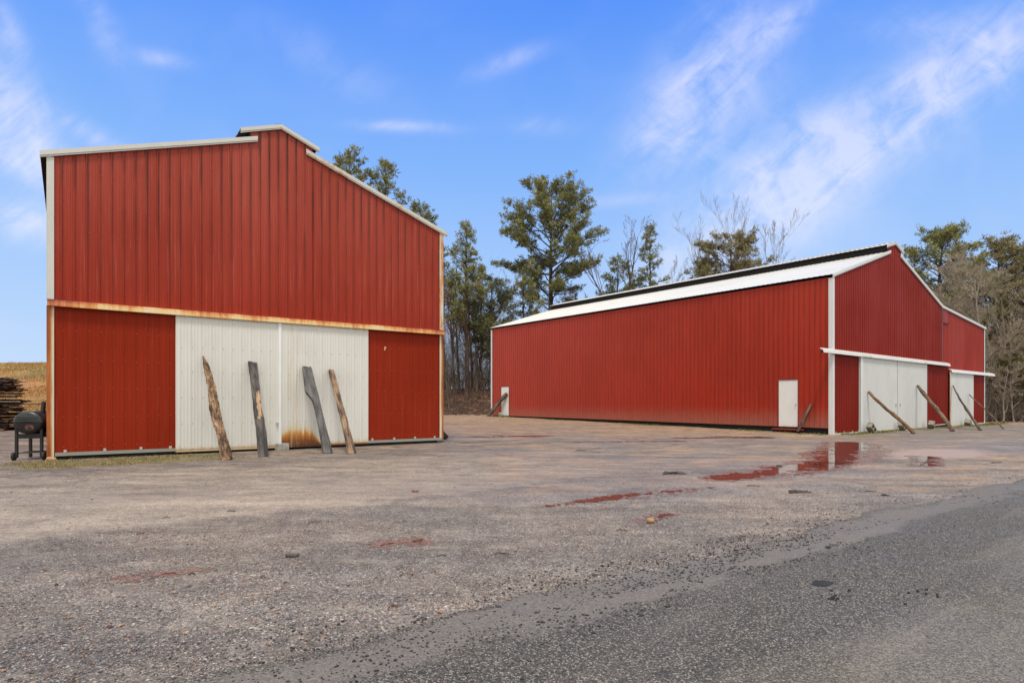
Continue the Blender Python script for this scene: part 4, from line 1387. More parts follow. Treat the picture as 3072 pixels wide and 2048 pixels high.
# tilted blocks chocking the doors
block('hollow block tilted on the first white door leaf, left of the thick pole', BARN_B, 2.98, -.36, .19, (math.radians(90), math.radians(38), 0), M['concrete'])
block('hollow block tilted just behind the thick tan pole', BARN_B, 6.60, -.36, .19, (math.radians(90), math.radians(38), 0), M['concrete'])
block('solid mossy block at the foot of the red strip between the doors', BARN_B, 10.35, -.42, .17, (math.radians(10), math.radians(32), .3), M['concrete'], False, size=(.55, .28, .24))
block('solid block against the small white lean-to door', BARN_B, 16.45, -.40, .17, (math.radians(14), math.radians(36), .2), M['concrete'], False, size=(.50, .30, .26))
block('mossy block at the foot of the farther small side door', BARN_B, -.38, 21.95, .13, (0, math.radians(-30), 1.57), M['concrete'], False, size=(.42, .22, .22))


# ------------------------------------------------------------------ barrel grill
def grill():
    base = foot_at(97, 1373, .07)
    y0 = base.y + .22
    root = empty('barrel_grill', (base.x - .105, y0, gz(base.x, y0)), 0)
    root.rotation_euler.z = math.radians(13)
    tag(root, 'black barrel grill with a short chimney, standing by the rusty corner of the near barn', 'grill')
    a, hgt, zc = .285, .245, .815
    NY = 20
    # barrel along local y; rounded front cap
    ysec = [(-.34, .0), (-.335, .80), (-.32, .92), (-.29, .985), (-.24, 1.0), (.32, 1.0), (.36, .98), (.38, .90), (.385, 0)]

    def half(up):
        mb = MB(); rings = []
        for y, k in ysec:
            rings.append([(math.cos(PI * i / NY) * a * k, y, zc + (.004 if up else -.004) + (1 if up else -1) * math.sin(PI * i / NY) * hgt * k) for i in range(NY + 1)])
        V = [p for r in rings for p in r]; F = []
        n1 = NY + 1
        for j in range(len(rings) - 1):
            for i in range(NY):
                q = (j * n1 + i, j * n1 + i + 1, (j + 1) * n1 + i + 1, (j + 1) * n1 + i)
                F.append(q if up else q[::-1])
        mb.add(V, F)
        return mb

    lid = half(True)
    lo = lid.build('lid', M['steel_lid'], root, smooth=True)
    for k, zz in enumerate((.03, .075, .12)):
        w = a * .82 * math.sqrt(max(.05, 1 - (zz / hgt) ** 2))
        mb = MB(); mb.tube([(-w, -.338, zc + zz), (0, -.352, zc + zz), (w, -.338, zc + zz)], .009, 6); mb.build('pressed_rib', M['steel_lid'], lo)
    mb = MB(); mb.tube([(-a * .96, -.30, zc), (-a * .7, -.338, zc), (a * .7, -.338, zc), (a * .96, -.30, zc)], .011, 6); mb.build('lid_rim', M['steel_black'], lo)
    ch = MB(); ch.tube([(.13, .02, zc + hgt * .86), (.15, .02, zc + hgt + .19)], [.047, .045], 14, cap=True); co = ch.build('chimney', M['steel_lid'], lo, smooth=False)
    mb = MB(); mb.tube([(.10, .02, zc + hgt + .197), (.155, .02, zc + hgt + .20), (.20, .02, zc + hgt + .215)], .012, 6); mb.build('chimney_flap', M['steel_rust'], co)
    body = half(False); bo = body.build('fire_bowl', M['steel_black'], root, smooth=True)
    # faded round emblem with dark blots
    mb = MB(); mb.add([(.05 + .088 * math.cos(2 * PI * i / 24), -.347, zc - .105 + .062 * math.sin(2 * PI * i / 24)) for i in range(24)], [tuple(range(24))])
    eo = mb.build('emblem', M['emblem'], bo)
    mb = MB()
    for ex_, ez_, r in ((.03, -.135, .02), (.055, -.128, .026), (.085, -.137, .018), (.02, -.16, .012), (.07, -.165, .012), (.05, -.10, .02)):
        mb.add([(ex_ + r * math.cos(2 * PI * i / 10), -.349, zc + ez_ + r * .8 * math.sin(2 * PI * i / 10)) for i in range(10)], [tuple(range(10))])
    mb.build('emblem_blot', M['steel_black'], eo)
    for x in (-.235, .235):
        for y in (-.25, .30):
            mb = MB(); sp = .03 * (1 if x > 0 else -1)
            mb.box(x - .025, x + .025, y - .025, y + .025, .02 if y > 0 else .06, zc - .13)
            mb.build('leg', M['steel_black'], root)
    for x in (-.285, .285):
        mb = MB(); mb.tube([(x - .026, -.25, .09), (x - .02, -.25, .09), (x + .02, -.25, .09), (x + .026, -.25, .09)], [.075, .09, .09, .075], 20)
        wh = mb.build('wheel', M['rubber'], root)
        mb = MB(); mb.tube([(x - .03, -.25, .09), (x + .03, -.25, .09)], .035, 12); mb.build('hub', M['steel_rust'], wh)
    mb = MB(); mb.box(-.225, .225, -.262, -.238, .47, .57); mb.box(-.225, .225, .29, .31, .47, .57)
    mb.box(-.222, .222, -.236, .288, .525, .535); mb.build('ash_shelf', M['steel_black'], root)
    mb = MB()
    for i in range(7):
        y = -.24 + i * .1
        mb.tube([(-.24, y, .16), (.24, y, .16)], .006, 5)
    for x in (-.2, .2):
        mb.tube([(x, -.25, .155), (x, .36, .155)], .007, 5)
    mb.build('bottom_rack', M['steel_black'], root)


grill()
# flat stone under the rusted corner
mb = MB(); rng_ = random.Random(4)
mb.tube([(-.09, 0, 0), (-.06, 0, .005), (.06, .01, .01), (.10, .0, 0)], [.03, .055, .05, .025], 9, jit=.2, rng=rng_)
o = mb.build('flat_stone', M['stone_tan'], smooth=False); p = to_world(BARN_A, .05, -.10); o.location = (p.x, p.y, gz(p.x, p.y) + .02)
tag(o, 'reddish flat stone under the rusty left corner of the near barn', 'stone')

# ------------------------------------------------------------------ stack of old boards
rng_ = random.Random(12)
bx0, by0 = -20.42, 24.7
zb = gz(bx0, by0)
levels = []
z = zb + .05
lv = 0
PILE = 'old boards in the stack by the field'
while z < zb + 2.22:
    upper = z > zb + 1.42
    if abs(z - (zb + 1.40)) < .06:
        z += .09
    for j in range(3):
        th = rng_.uniform(.022, .055); wd = rng_.uniform(.10, .24)
        tipx = bx0 + (-.02 if upper else -.02) + rng_.uniform(-.35, .22) + (-.25 if z > zb + 2.05 else 0)
        Lb = rng_.uniform(3.0, 4.4)
        yb = by0 + j * .42 + rng_.uniform(-.12, .12) - .1 * (not upper)
        mb = MB(); pts = []
        nseg = 6
        sag = rng_.uniform(-.03, .03)
        V, F = [], []
        for i in range(nseg + 1):
            q = i / nseg
            x = -Lb + Lb * q
            dz = sag * math.sin(q * PI) + rng_.uniform(-.008, .008)
            wq = wd * (1 + rng_.uniform(-.1, .1)); tq = th * (1 + rng_.uniform(-.15, .15))
            V += [(x + rng_.uniform(-.03, .03), -wq / 2, dz - tq / 2), (x, wq / 2, dz - tq / 2), (x, wq / 2, dz + tq / 2), (x + rng_.uniform(-.03, .03), -wq / 2, dz + tq / 2)]
        for i in range(nseg):
            for k in range(4):
                F.append((i * 4 + k, i * 4 + (k + 1) % 4, (i + 1) * 4 + (k + 1) % 4, (i + 1) * 4 + k))
        F += [(3, 2, 1, 0), tuple(nseg * 4 + k for k in range(4))]
        mb.add(V, F)
        o = mb.build('old_board', M[rng_.choice(['pile_dark', 'pile_dark', 'pile_mid', 'pile_pale', 'pile_dark'])])
        o.location = (tipx, yb, z + rng_.uniform(-.015, .015))
        o.rotation_euler = (rng_.uniform(-.2, .2), rng_.uniform(-.03, .03), rng_.uniform(-.10, .10))
        tag(o, 'old dark board lying in the ragged stack by the grassy field', 'board', PILE)
    z += rng_.uniform(.05, .085)
    lv += 1
for k, (dx, zz, L_, r, yaw, tilt, lab) in enumerate((
        (1.66, 1.085, 3.0, .016, -.02, -.01, 'long thin stick jutting out of the board stack above the grill chimney'),
        (1.02, .98, 2.2, .014, .02, -.10, 'thin stick slanting upwards out of the board stack'),
        (.80, 1.18, 2.6, .028, .03, .0, 'pale batten jutting from the board stack, above the long thin stick'),
        (.62, 1.36, 2.6, .035, .0, .012, 'thick batten jutting from the middle of the board stack'))):
    mb = MB(); rng2 = random.Random(k)
    mb.tube([(-L_ + L_ * i / 6, rng2.uniform(-.012, .012), rng2.uniform(-.01, .01)) for i in range(7)], r, 6)
    o = mb.build('stick', M['pile_pale'] if k == 2 else M['pile_dark'])
    o.location = (bx0 + dx, by0 - .35, zb + zz + .0); o.rotation_euler = (0, tilt, yaw)
    tag(o, lab, 'stick')
# end of a log in the stack
for dx, zz, r, lab in ((-.02, .86, .13, 'dark round log end low in the board stack'), (-.22, 1.62, .15, 'thick dark log end in the upper tier of the board stack')):
    mb = MB(); mb.tube([(-1.6, 0, 0), (-.6, .02, 0), (0, 0, 0)], [r * .9, r, r * .95], 10, jit=.08, rng=rng_)
    o = mb.build('log', M['charred']); o.location = (bx0 + dx, by0 - .42, zb + zz); o.rotation_euler.z = -.25
    tag(o, lab, 'log')


# ------------------------------------------------------------------ sticks and stones lying on the yard
def twig(sx, sy, length, ang, r, label, material='stick', curve=.04, parts=1):
    p = foot_at(sx, sy, 0.0); z = gz(p.x, p.y)
    mb = MB(); rg = random.Random(int(sx * 7 + sy))
    for k in range(parts):
        oy = k * .05 - .02 * parts
        n_ = 8
        mb.tube([(length * (i / n_ - .5) * (1 - .12 * k), oy + curve * math.sin(i / n_ * PI) * (1 - .6 * k) + rg.uniform(-.006, .006), r * .6 + rg.uniform(0, .01) + .012 * k) for i in range(n_ + 1)],
                [r * (1 - .35 * abs(i / n_ - .4)) for i in range(n_ + 1)], 6, squash=.6)
    o = mb.build('twig', M[material]); o.location = (p.x, p.y, z + .002); o.rotation_euler.z = ang
    tag(o, label, 'twig')
    return o


Z2 = lambda x, y: (1300 + x / 1.3273, 1220 + y / 1.3273)
Z1 = lambda x, y: (x / 1.5313, 1400 + y / 1.5313)
twig(*Z2(957, 268), .42, .05, .018, 'curved dark bark strips lying in the middle of the gravel yard', curve=.10, parts=3)
twig(*Z2(1455, 342), .34, .12, .016, 'dark stick on a tan patch of gravel near the road edge', parts=2)
twig(*Z2(1272, 316), .20, .02, .009, 'thin dark stick just left of the tan patch')
twig(*Z2(752, 495), .115, -.25, .006, 'short curved dark twig near the tan stone')
twig(*Z2(1375, 234), .12, .3, .022, 'small black chunk of bark in front of the big puddle', curve=.01)
twig(*Z2(1445, 269), .14, .6, .008, 'small twig at the near tip of the big puddle')
twig(*Z2(1740, 337), .17, .0, .008, 'flat twig on the gravel close to the asphalt edge')
twig(*Z2(1798, 353), .09, -.4, .012, 'stubby dark bark piece beside the asphalt edge')
twig(*Z2(590, 177), .28, .1, .014, 'dark stick lying out in the clay-stained yard')
twig(*Z2(2240, 222), .25, .1, .012, 'thin stick far right on the yard before the lean-to')
twig(*Z1(1345, 414), .105, .15, .016, 'black flat bark chip in the middle foreground', curve=.012)
twig(*Z1(1064, 207), .10, .1, .007, 'small brown twig on the fine tan grit')
twig(*Z1(1446, 257), .15, .25, .005, 'thin twig right of the tan grit band')
twig(*Z1(2028, 412), .085, .0, .005, 'thin dark twig below the small red puddle')
twig(*Z1(2308, 404), .13, -.3, .006, 'dark twig in the centre foreground gravel')
twig(*Z1(1908, 117), .09, .1, .02, 'reddish-brown curled leaf stem on the smooth grit', 'stick_red', .02)
twig(*Z1(645, 312), .07, .7, .006, 'tiny reddish twig on the left gravel', 'stick_red')
twig(*Z1(1805, 648), .085, .6, .005, 'orange-brown twig near the road edge in front', 'stick_red')
twig(*Z1(768, 238), .08, .1, .005, 'small dark twig at the left end of the tan grit')
twig(*Z1(882, 498), .05, .2, .006, 'little dark chip right of the small left puddles')
twig(*Z1(265, 545), .02, .2, .008, 'tiny black pebble-like chip left of the small puddles', curve=.002)
p = foot_at(1300 + 866 / 1.3273, 1220 + 463 / 1.3273, .0)
mb = MB(); mb.tube([(-.04, 0, .0), (-.028, 0, .008), (.02, .004, .008), (.036, 0, 0)], [.012, .03, .028, .012], 9, jit=.12, rng=rng_)
o = mb.build('stone', M['stone_tan'], smooth=True); o.location = (p.x, p.y, gz(p.x, p.y) + .018); tag(o, 'rounded tan stone alone on the gravel near the road', 'stone')
# broken asphalt crumbs on the road
rg = random.Random(3)
for i in range(22):
    sx, sy = (rg.gauss(2505, 26), rg.gauss(1793, 9)) if i < 14 else (rg.gauss(2752, 42), rg.gauss(1800, 18))
    p = foot_at(sx, sy, .02); r = rg.uniform(.004, .0105)
    mb = MB(); mb.tube([(-r, 0, -r * .2), (-r * .5, 0, r * .1), (r * .6, 0, r * .1), (r * 1.1, 0, -r * .2)], [r * .4, r, r * .9, r * .3], 6, jit=.25, rng=rg)
    o = mb.build('asphalt_crumb', M['rubber']); o.location = (p.x, p.y, gz(p.x, p.y) + .030); o.rotation_euler.z = rg.uniform(0, 3)
    tag(o, 'black crumb of asphalt in the cluster %s' % ('beside the cracked patch on the road' if i < 14 else 'further right on the road'), 'asphalt crumb', 'loose asphalt crumbs on the road')
p = foot_at(2465, 1752, .02)
mb = MB(); V = []
for i in range(18):
    a_ = 2 * PI * i / 18; r = rg.uniform(.75, 1.1)
    V.append((.095 * r * math.cos(a_), .062 * r * math.sin(a_), .004))
V.append((0, 0, .009)); mb.add(V, [(i, (i + 1) % 18, 18) for i in range(18)])
o = mb.build('asphalt_patch', M['rubber']); o.location = (p.x, p.y, gz(p.x, p.y) + .026); o.rotation_euler.z = .5
tag(o, 'black cracked tar patch on the asphalt road', 'tar patch')
# ================================================================== TREES
def bark_mat(name, a, b_):
    m, n, b = mat(name, rough=.9, spec=.2)
    P = n.coord()
    v = n.noise(n.map(P, (4, 4, .8)), 1.0, 5, .7)
    n.put(b.inputs['Base Color'], n.mix(n.rng(v, .3, .7), a, b_))
    n.put(b.inputs['Normal'], n.bump(v, .6, .03))
    return m


M['bark_pine'] = bark_mat('pine_bark', (.05, .034, .027), (.135, .095, .075))
M['bark_grey'] = bark_mat('grey_bark', (.095, .078, .066), (.24, .205, .175))
M['bark_pale'] = bark_mat('pale_bark', (.20, .17, .14), (.40, .36, .31))
M['bark_brown'] = bark_mat('brown_bark', (.055, .038, .03), (.15, .11, .085))
M['twig_grey'] = plain('grey_twigs', (.23, .19, .155), .9, .3, 1.5, spec=.2)
M['twig_tan'] = plain('tan_twigs', (.34, .285, .215), .9, .35, 1.2, spec=.2)
M['twig_brown'] = plain('brown_twigs', (.17, .12, .09), .9, .3, 1.5, spec=.2)


def needle_mat(name, stops):
    m, n, b = mat(name, rough=.6, spec=.25)
    t = n.sepc(n.attr('tint'))
    c = n.ramp(t[0], stops)
    c = n.mix(n.rng(t[1], .95, .98, 0, .5), c, (.26, .15, .07))
    n.put(b.inputs['Base Color'], c)
    b.inputs['Subsurface Weight'].default_value = 0
    return m


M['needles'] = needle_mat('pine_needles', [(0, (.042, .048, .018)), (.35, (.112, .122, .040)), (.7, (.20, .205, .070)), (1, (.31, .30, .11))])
M['needles_dark'] = needle_mat('dark_needles', [(0, (.026, .033, .016)), (.4, (.064, .078, .034)), (.8, (.125, .14, .056)), (1, (.2, .2, .08))])
M['needles_brown'] = needle_mat('bronzed_needles', [(0, (.056, .048, .022)), (.35, (.15, .128, .056)), (.7, (.24, .205, .09)), (1, (.33, .28, .14))])
M['needles_olive'] = needle_mat('olive_needles', [(0, (.04, .042, .012)), (.4, (.09, .088, .026)), (.8, (.15, .14, .045)), (1, (.22, .19, .08))])


def seg_arrays(segs, sides):
    """segs: list of (ax,ay,az, bx,by,bz, ra, rb)"""
    S = np.array(segs, float)
    A, Bp, ra, rb = S[:, :3], S[:, 3:6], S[:, 6], S[:, 7]
    d = Bp - A; L = np.linalg.norm(d, axis=1, keepdims=True); d = d / np.maximum(L, 1e-6)
    ref = np.where(np.abs(d[:, 2:3]) < .9, np.array([[0, 0, 1.0]]), np.array([[1.0, 0, 0]]))
    e1 = np.cross(d, ref); e1 /= np.linalg.norm(e1, axis=1, keepdims=True); e2 = np.cross(d, e1)
    th = np.arange(sides) * 2 * PI / sides
    off = e1[:, None] * np.cos(th)[None, :, None] + e2[:, None] * np.sin(th)[None, :, None]
    Va = A[:, None] + off * ra[:, None, None]; Vb = Bp[:, None] + off * rb[:, None, None]
    V = np.concatenate([Va, Vb], 1)
    k = np.arange(sides)
    q = np.stack([k, (k + 1) % sides, sides + (k + 1) % sides, sides + k], 1)
    F = (q[None] + (np.arange(len(S)) * 2 * sides)[:, None, None]).reshape(-1, 4)
    return V.reshape(-1, 3), F


def seg_mesh(name, segs, sides, material, parent, kind=None, thin=None):
    V, F = seg_arrays(segs, sides)
    if thin:
        V2, F2 = seg_arrays(thin, 3)
        F = np.concatenate([F, F2 + len(V)]); V = np.concatenate([V, V2])
    return np_mesh(name, V, F, material, parent, smooth=sides > 4, kind=kind)


def polyline(p, d, L, n, wander, rng, droop=0.0):
    out = [p]
    d = d.copy()
    for i in range(n):
        d = d + rng.normal(0, wander, 3) + np.array([0, 0, droop])
        d /= np.linalg.norm(d)
        p = p + d * L / n
        out.append(p)
    return out


def needles_mesh(name, centres, dirs, size, rng, material, parent, per=26, shade=None, width=.075):
    C = np.array(centres); D = np.array(dirs); N = len(C)
    s = size * rng.lognormal(0, .28, N)
    v = rng.normal(0, 1, (N, per, 3)); v /= np.linalg.norm(v, axis=2, keepdims=True)
    v = v + D[:, None] * 1.15; v /= np.linalg.norm(v, axis=2, keepdims=True)
    ln = s[:, None] * rng.uniform(.55, 1.1, (N, per))
    st = C[:, None] + v * (ln * .12)[..., None] + rng.normal(0, 1, (N, per, 3)) * (s * .16)[:, None, None]
    tip = st + v * ln[..., None]
    r = rng.normal(0, 1, (N, per, 3)); side = np.cross(v, r); side /= np.linalg.norm(side, axis=2, keepdims=True)
    w = (s[:, None] * width * rng.uniform(.6, 1.2, (N, per)))[..., None]
    mid_ = st + v * (ln * .55)[..., None]
    V = np.stack([st, mid_ + side * w, tip, mid_ - side * w], 2).reshape(-1, 3)
    F = np.arange(N * per * 4).reshape(-1, 4)
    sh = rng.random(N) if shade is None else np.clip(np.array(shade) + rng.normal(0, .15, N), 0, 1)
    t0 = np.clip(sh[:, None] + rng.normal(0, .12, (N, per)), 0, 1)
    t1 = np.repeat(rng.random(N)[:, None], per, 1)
    cv = np.stack([np.repeat(t0.ravel(), 4), np.repeat(t1.ravel(), 4), np.zeros(N * per * 4)], 1)
    return np_mesh(name, V, F, material, parent, attr={'tint': cv})


def pine(label, x, y, H, crown0, R, seed, mat_n='needles', nb=46, clump=.30, trunk_r=None, profile='round', lean=0.0, per=15, dens=1.25, group='pines in the wood behind the barns',
         bark='bark_pine', stubs=True, name='pine_tree', fine=1.0):
    rng = np.random.default_rng(seed)
    z0 = gz(x, y)
    root = empty(name, (x, y, z0 - .05)); tag(root, label, 'pine tree' if name == 'pine_tree' else 'cedar tree', group)
    r0 = trunk_r or H * .0105
    segs, thin = [], []
    n = 16
    path = []
    px, py = 0.0, 0.0
    for i in range(n + 1):
        q = i / n
        px += rng.normal(0, .05) * (1 if i else 0) + lean * H / n * .1; py += rng.normal(0, .05)
        path.append(np.array([px, py, H * q * .985]))
    rad = [r0 * (1 - (i / n) ** 1.15) + .025 for i in range(n + 1)]
    for i in range(n):
        segs.append((*path[i], *path[i + 1], rad[i] * (1.15 if i == 0 else 1), rad[i + 1]))

    def at(q):
        f = q * n; i = min(int(f), n - 1); return path[i] + (path[i + 1] - path[i]) * (f - i), rad[i] + (rad[i + 1] - rad[i]) * (f - i)

    C, Dn, Sh = [], [], []
    for k in range(nb):
        q = crown0 + (1 - crown0) * ((k + rng.random()) / nb) ** .92
        if q > .985:
            q = .985
        c = (q - crown0) / (1 - crown0)
        if profile == 'round':
            env = math.sin(PI * min(1, .16 + .84 * c) ** .85) ** .7
        elif profile == 'dome':
            env = (1 - c ** 3.0) ** .6 * (.62 + .38 * min(1, c / .35))
        elif profile == 'cone':
            env = (1 - c) ** .75 * (1 if c > .12 else .6 + c * 3.3)
        elif profile == 'top':
            env = math.sin(PI * min(1, .30 + .70 * c) ** 1.0) ** .6
        else:
            env = .9 - .35 * c
        Lb = max(.35, R * env * rng.uniform(.62, 1.12))
        az = k * 2.399 + rng.normal(0, .5)
        up = rng.uniform(.05, .45) + .5 * c
        d = np.array([math.cos(az), math.sin(az), up]); d /= np.linalg.norm(d)
        p, tr = at(q)
        pl = polyline(p, d, Lb, 5, .13, rng, .035)
        br = min(tr * .55, .022 + Lb * .014)
        for i in range(5):
            segs.append((*pl[i], *pl[i + 1], br * (1 - i / 5.5), br * (1 - (i + 1) / 5.5)))
        nc = max(3, int((1.5 + Lb * 1.9) * dens))
        for j in range(nc):
            f = .32 + .68 * ((j + rng.random()) / nc) ** .85
            i = min(int(f * 5), 4)
            pp = pl[i] + (pl[i + 1] - pl[i]) * (f * 5 - i)
            sd = d * .75 + rng.normal(0, .55, 3) * np.array([1, 1, .5]) + np.array([0, 0, .22]); sd /= np.linalg.norm(sd)
            sl = rng.uniform(.45, 1.0) * (.35 + .26 * Lb) * (1.15 - f * .5)
            e = pp + sd * sl
            thin.append((*pp, *e, .016, .007))
            m_ = max(3, int(sl * 9))
            for q_ in range(m_):
                g = .35 + .7 * (q_ + rng.random()) / m_
                o_ = rng.normal(0, .13, 3) * (1 + .4 * sl); o_[2] = abs(o_[2]) * .7
                td = sd * .5 + rng.normal(0, .35, 3) + np.array([0, 0, .55]); td /= np.linalg.norm(td)
                C.append(pp + sd * sl * g + o_); Dn.append(td); Sh.append(.18 + .30 * f + .20 * c + .25 * g * rng.random() + 1.1 * o_[2])  # tint painted lighter outwards and towards the top, as light falls on the crown
        C.append(pl[-1]); Dn.append(d); Sh.append(.75)
    # leader
    for j in range(5):
        C.append(path[-1] + np.array([rng.normal(0, .12), rng.normal(0, .12), -.25 * j + .15])); Dn.append(np.array([0, 0, 1.0])); Sh.append(.8)
    if stubs:
        for k in range(int(10 * (crown0 * 2))):
            q = rng.uniform(min(.12, crown0 * .5), crown0)
            p, tr = at(q); az = rng.uniform(0, 2 * PI)
            d = np.array([math.cos(az), math.sin(az), rng.uniform(-.2, .4)])
            pl = polyline(p, d / np.linalg.norm(d), rng.uniform(.5, R * .55), 4, .2, rng)
            for i in range(4):
                thin.append((*pl[i], *pl[i + 1], .022 * (1 - i / 5), .022 * (1 - (i + 1) / 5)))
    seg_mesh('trunk', segs, 7, M[bark], root, thin=thin)
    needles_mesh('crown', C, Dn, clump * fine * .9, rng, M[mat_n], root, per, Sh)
    return root


def bare(label, x, y, H, seed, spread=.35, r0=None, bark='bark_grey', twig='twig_grey', levels=4, nb=9, fork=None, first=.30, group='bare trees in the wood behind the barns', twig_r=.011, lean=(0, 0), up=.55, name='bare_tree'):
    rng = np.random.default_rng(seed)
    z0 = gz(x, y)
    root = empty(name, (x, y, z0 - .05)); tag(root, label, 'bare tree', group)
    thick, thin = [], []
    r0 = r0 or H * .0085

    def grow(p, d, L, r, lev):
        n = 7 if lev == 0 else (5 if lev < 3 else 3)
        pl = polyline(p, d, L, n, .05 if lev == 0 else .13, rng, .0 if lev == 0 else .03)
        for i in range(n):
            a = r * (1 - .8 * i / n); b2 = r * (1 - .8 * (i + 1) / n)
            (thick if r > .030 else thin).append((*pl[i], *pl[i + 1], max(a, twig_r * .5), max(b2, twig_r * .45)))
        if lev >= levels:
            return
        cnt = nb if lev == 0 else max(3, int(nb * .62))
        for k in range(cnt):
            f = (first if lev == 0 else .22) + (1 - (first if lev == 0 else .22)) * (k + rng.random()) / cnt
            f = min(f, .98)
            i = min(int(f * n), n - 1)
            pp = pl[i] + (pl[i + 1] - pl[i]) * (f * n - i)
            dd = pl[i + 1] - pl[i]; dd = dd / np.linalg.norm(dd)
            rv = rng.normal(0, 1, 3); rv -= dd * rv.dot(dd); rv /= np.linalg.norm(rv)
            nd = dd * rng.uniform(.55, .95) + rv * rng.uniform(.45, .9) * (spread * 2.2) + np.array([0, 0, up * .45])
            nd /= np.linalg.norm(nd)
            grow(pp, nd, L * rng.uniform(.34, .58) * (1.05 - f * .45), max(r * (1 - .75 * f) * rng.uniform(.4, .62), twig_r * .8), lev + 1)

    d0 = np.array([lean[0], lean[1], 1.0]); d0 /= np.linalg.norm(d0)
    if fork is None:
        grow(np.zeros(3), d0, H, r0, 0)
    else:
        hf, arms = fork
        pl = polyline(np.zeros(3), d0, hf, 5, .03, rng)
        for i in range(5):
            thick.append((*pl[i], *pl[i + 1], r0 * (1 - .04 * i), r0 * (1 - .04 * (i + 1))))
        for ax, ay, L, rr in arms:
            dd = np.array([ax, ay, 1.0]); dd /= np.linalg.norm(dd)
            grow(pl[-1], dd, L, r0 * rr, 0)
    top = max(max(q[2], q[5]) for q in thick + thin)
    k = H / top
    thick = [(a * k, b2 * k, c * k, d * k, e * k, f * k, g, h) for a, b2, c, d, e, f, g, h in thick]
    thin = [(a * k, b2 * k, c * k, d * k, e * k, f * k, g, h) for a, b2, c, d, e, f, g, h in thin]
    if thick:
        seg_mesh('trunk', thick, 6, M[bark], root)
    if thin:
        seg_mesh('crown', thin, 3, M[twig], root)
    return root


def spot(sx, Y):
    return (sx - 1536) / 1829.37 * Y, Y


def hgt(sy, Y, x):
    return CAM_H + (1205.12 - sy) / 1829.37 * Y - gz(x, Y)


def P_(label, sx, top, Y, **k):
    x, y = spot(sx, Y); pine(label, x, y, hgt(top, Y, x), **k)


def B_(label, sx, top, Y, **k):
    x, y = spot(sx, Y); bare(label, x, y, hgt(top, Y, x), **k)


# -- pines that stand out
P_('tall broad pine standing alone above the white roof of the long barn', 1655, 556, 62, crown0=.38, R=5.8, seed=46, nb=62, profile='dome', clump=.33, dens=1.5, trunk_r=.34)
P_('slender pointed pine in the gap between the two barns', 1399, 674, 51, crown0=.34, R=3.4, seed=12, nb=52, profile='cone', clump=.30, trunk_r=.19)
P_('pine right behind the rusty right corner of the near barn', 1338, 742, 55, crown0=.45, R=2.2, seed=17, nb=34, profile='cone', clump=.31, trunk_r=.16)
P_('pine whose crown rises over the right roof slope of the near barn', 1052, 462, 50, crown0=.50, R=3.6, seed=23, nb=50, profile='top', clump=.31, trunk_r=.28)
P_('second pine over the near barn roof, a little right and lower', 1165, 490, 52, crown0=.50, R=3.0, seed=27, nb=44, profile='top', clump=.31, trunk_r=.26)
P_('thin pine top peeping over the lower end of the near barn roof', 1258, 612, 54, crown0=.55, R=2.3, seed=29, nb=36, profile='top', clump=.31, trunk_r=.2)
P_('small narrow pine between the leaning bare tree and the round pine', 1942, 680, 62, crown0=.46, R=2.3, seed=31, nb=40, profile='cone', clump=.31, trunk_r=.15)
P_('round bronze-green pine low behind the roof ridge of the long barn', 2190, 708, 66, crown0=.55, R=4.6, seed=36, nb=46, profile='round', clump=.31, mat_n='needles_brown', trunk_r=.25)
P_('low bronze-green pine to the left of the round one', 2108, 795, 66, crown0=.45, R=3.0, seed=38, nb=34, profile='round', clump=.31, mat_n='needles_brown', trunk_r=.2)
P_('low dark pine just behind the leaning bare tree', 1862, 770, 64, crown0=.5, R=2.2, seed=43, nb=30, profile='round', clump=.31, trunk_r=.16)
P_('low green pine showing just over the roof right of the leaning bare tree', 1905, 830, 63, crown0=.4, R=2.4, seed=44, nb=28, profile='round', clump=.31, trunk_r=.15)
P_('dark green cedar beside the slender pine in the gap', 1480, 835, 53, crown0=.24, R=2.7, seed=51, nb=50, profile='round', clump=.26, mat_n='needles_dark', trunk_r=.14, stubs=False, name='cedar_tree')
P_('slim green pine between the cedar and the slender pine in the gap', 1440, 800, 58, crown0=.25, R=2.2, seed=54, nb=42, profile='cone', clump=.30, trunk_r=.13)
P_('pine hidden behind the far corner of the long barn roof', 1565, 835, 58, crown0=.35, R=2.4, seed=52, nb=34, profile='round', clump=.31, trunk_r=.16)
P_('broad dark pine rising over the right gable slope of the long barn', 2815, 690, 52, crown0=.26, R=5.0, seed=61, nb=74, profile='round', clump=.31, mat_n='needles', trunk_r=.3)
P_('bronzed broad pine behind the pale bare trunk at the right', 3000, 728, 55, crown0=.2, R=5.2, seed=64, nb=76, profile='round', clump=.31, mat_n='needles_brown', trunk_r=.3)
P_('pine cut off by the right edge of the photo', 3098, 742, 52, crown0=.16, R=4.4, seed=67, nb=70, profile='round', clump=.31, mat_n='needles_brown', trunk_r=.26)
P_('dark pine deep in the wood behind the lean-to', 2925, 900, 58, crown0=.12, R=4.4, seed=69, nb=46, profile='round', clump=.31, mat_n='needles_brown', trunk_r=.26)
P_('dark pine deep in the wood at the right edge', 3060, 930, 56, crown0=.10, R=4.2, seed=70, nb=46, profile='round', clump=.31, mat_n='needles_brown', trunk_r=.26)
P_('young olive-green pine low at the right, past the lean-to corner', 3035, 1075, 44, crown0=.22, R=2.0, seed=72, nb=34, profile='round', clump=.26, mat_n='needles_olive', trunk_r=.09, stubs=False)

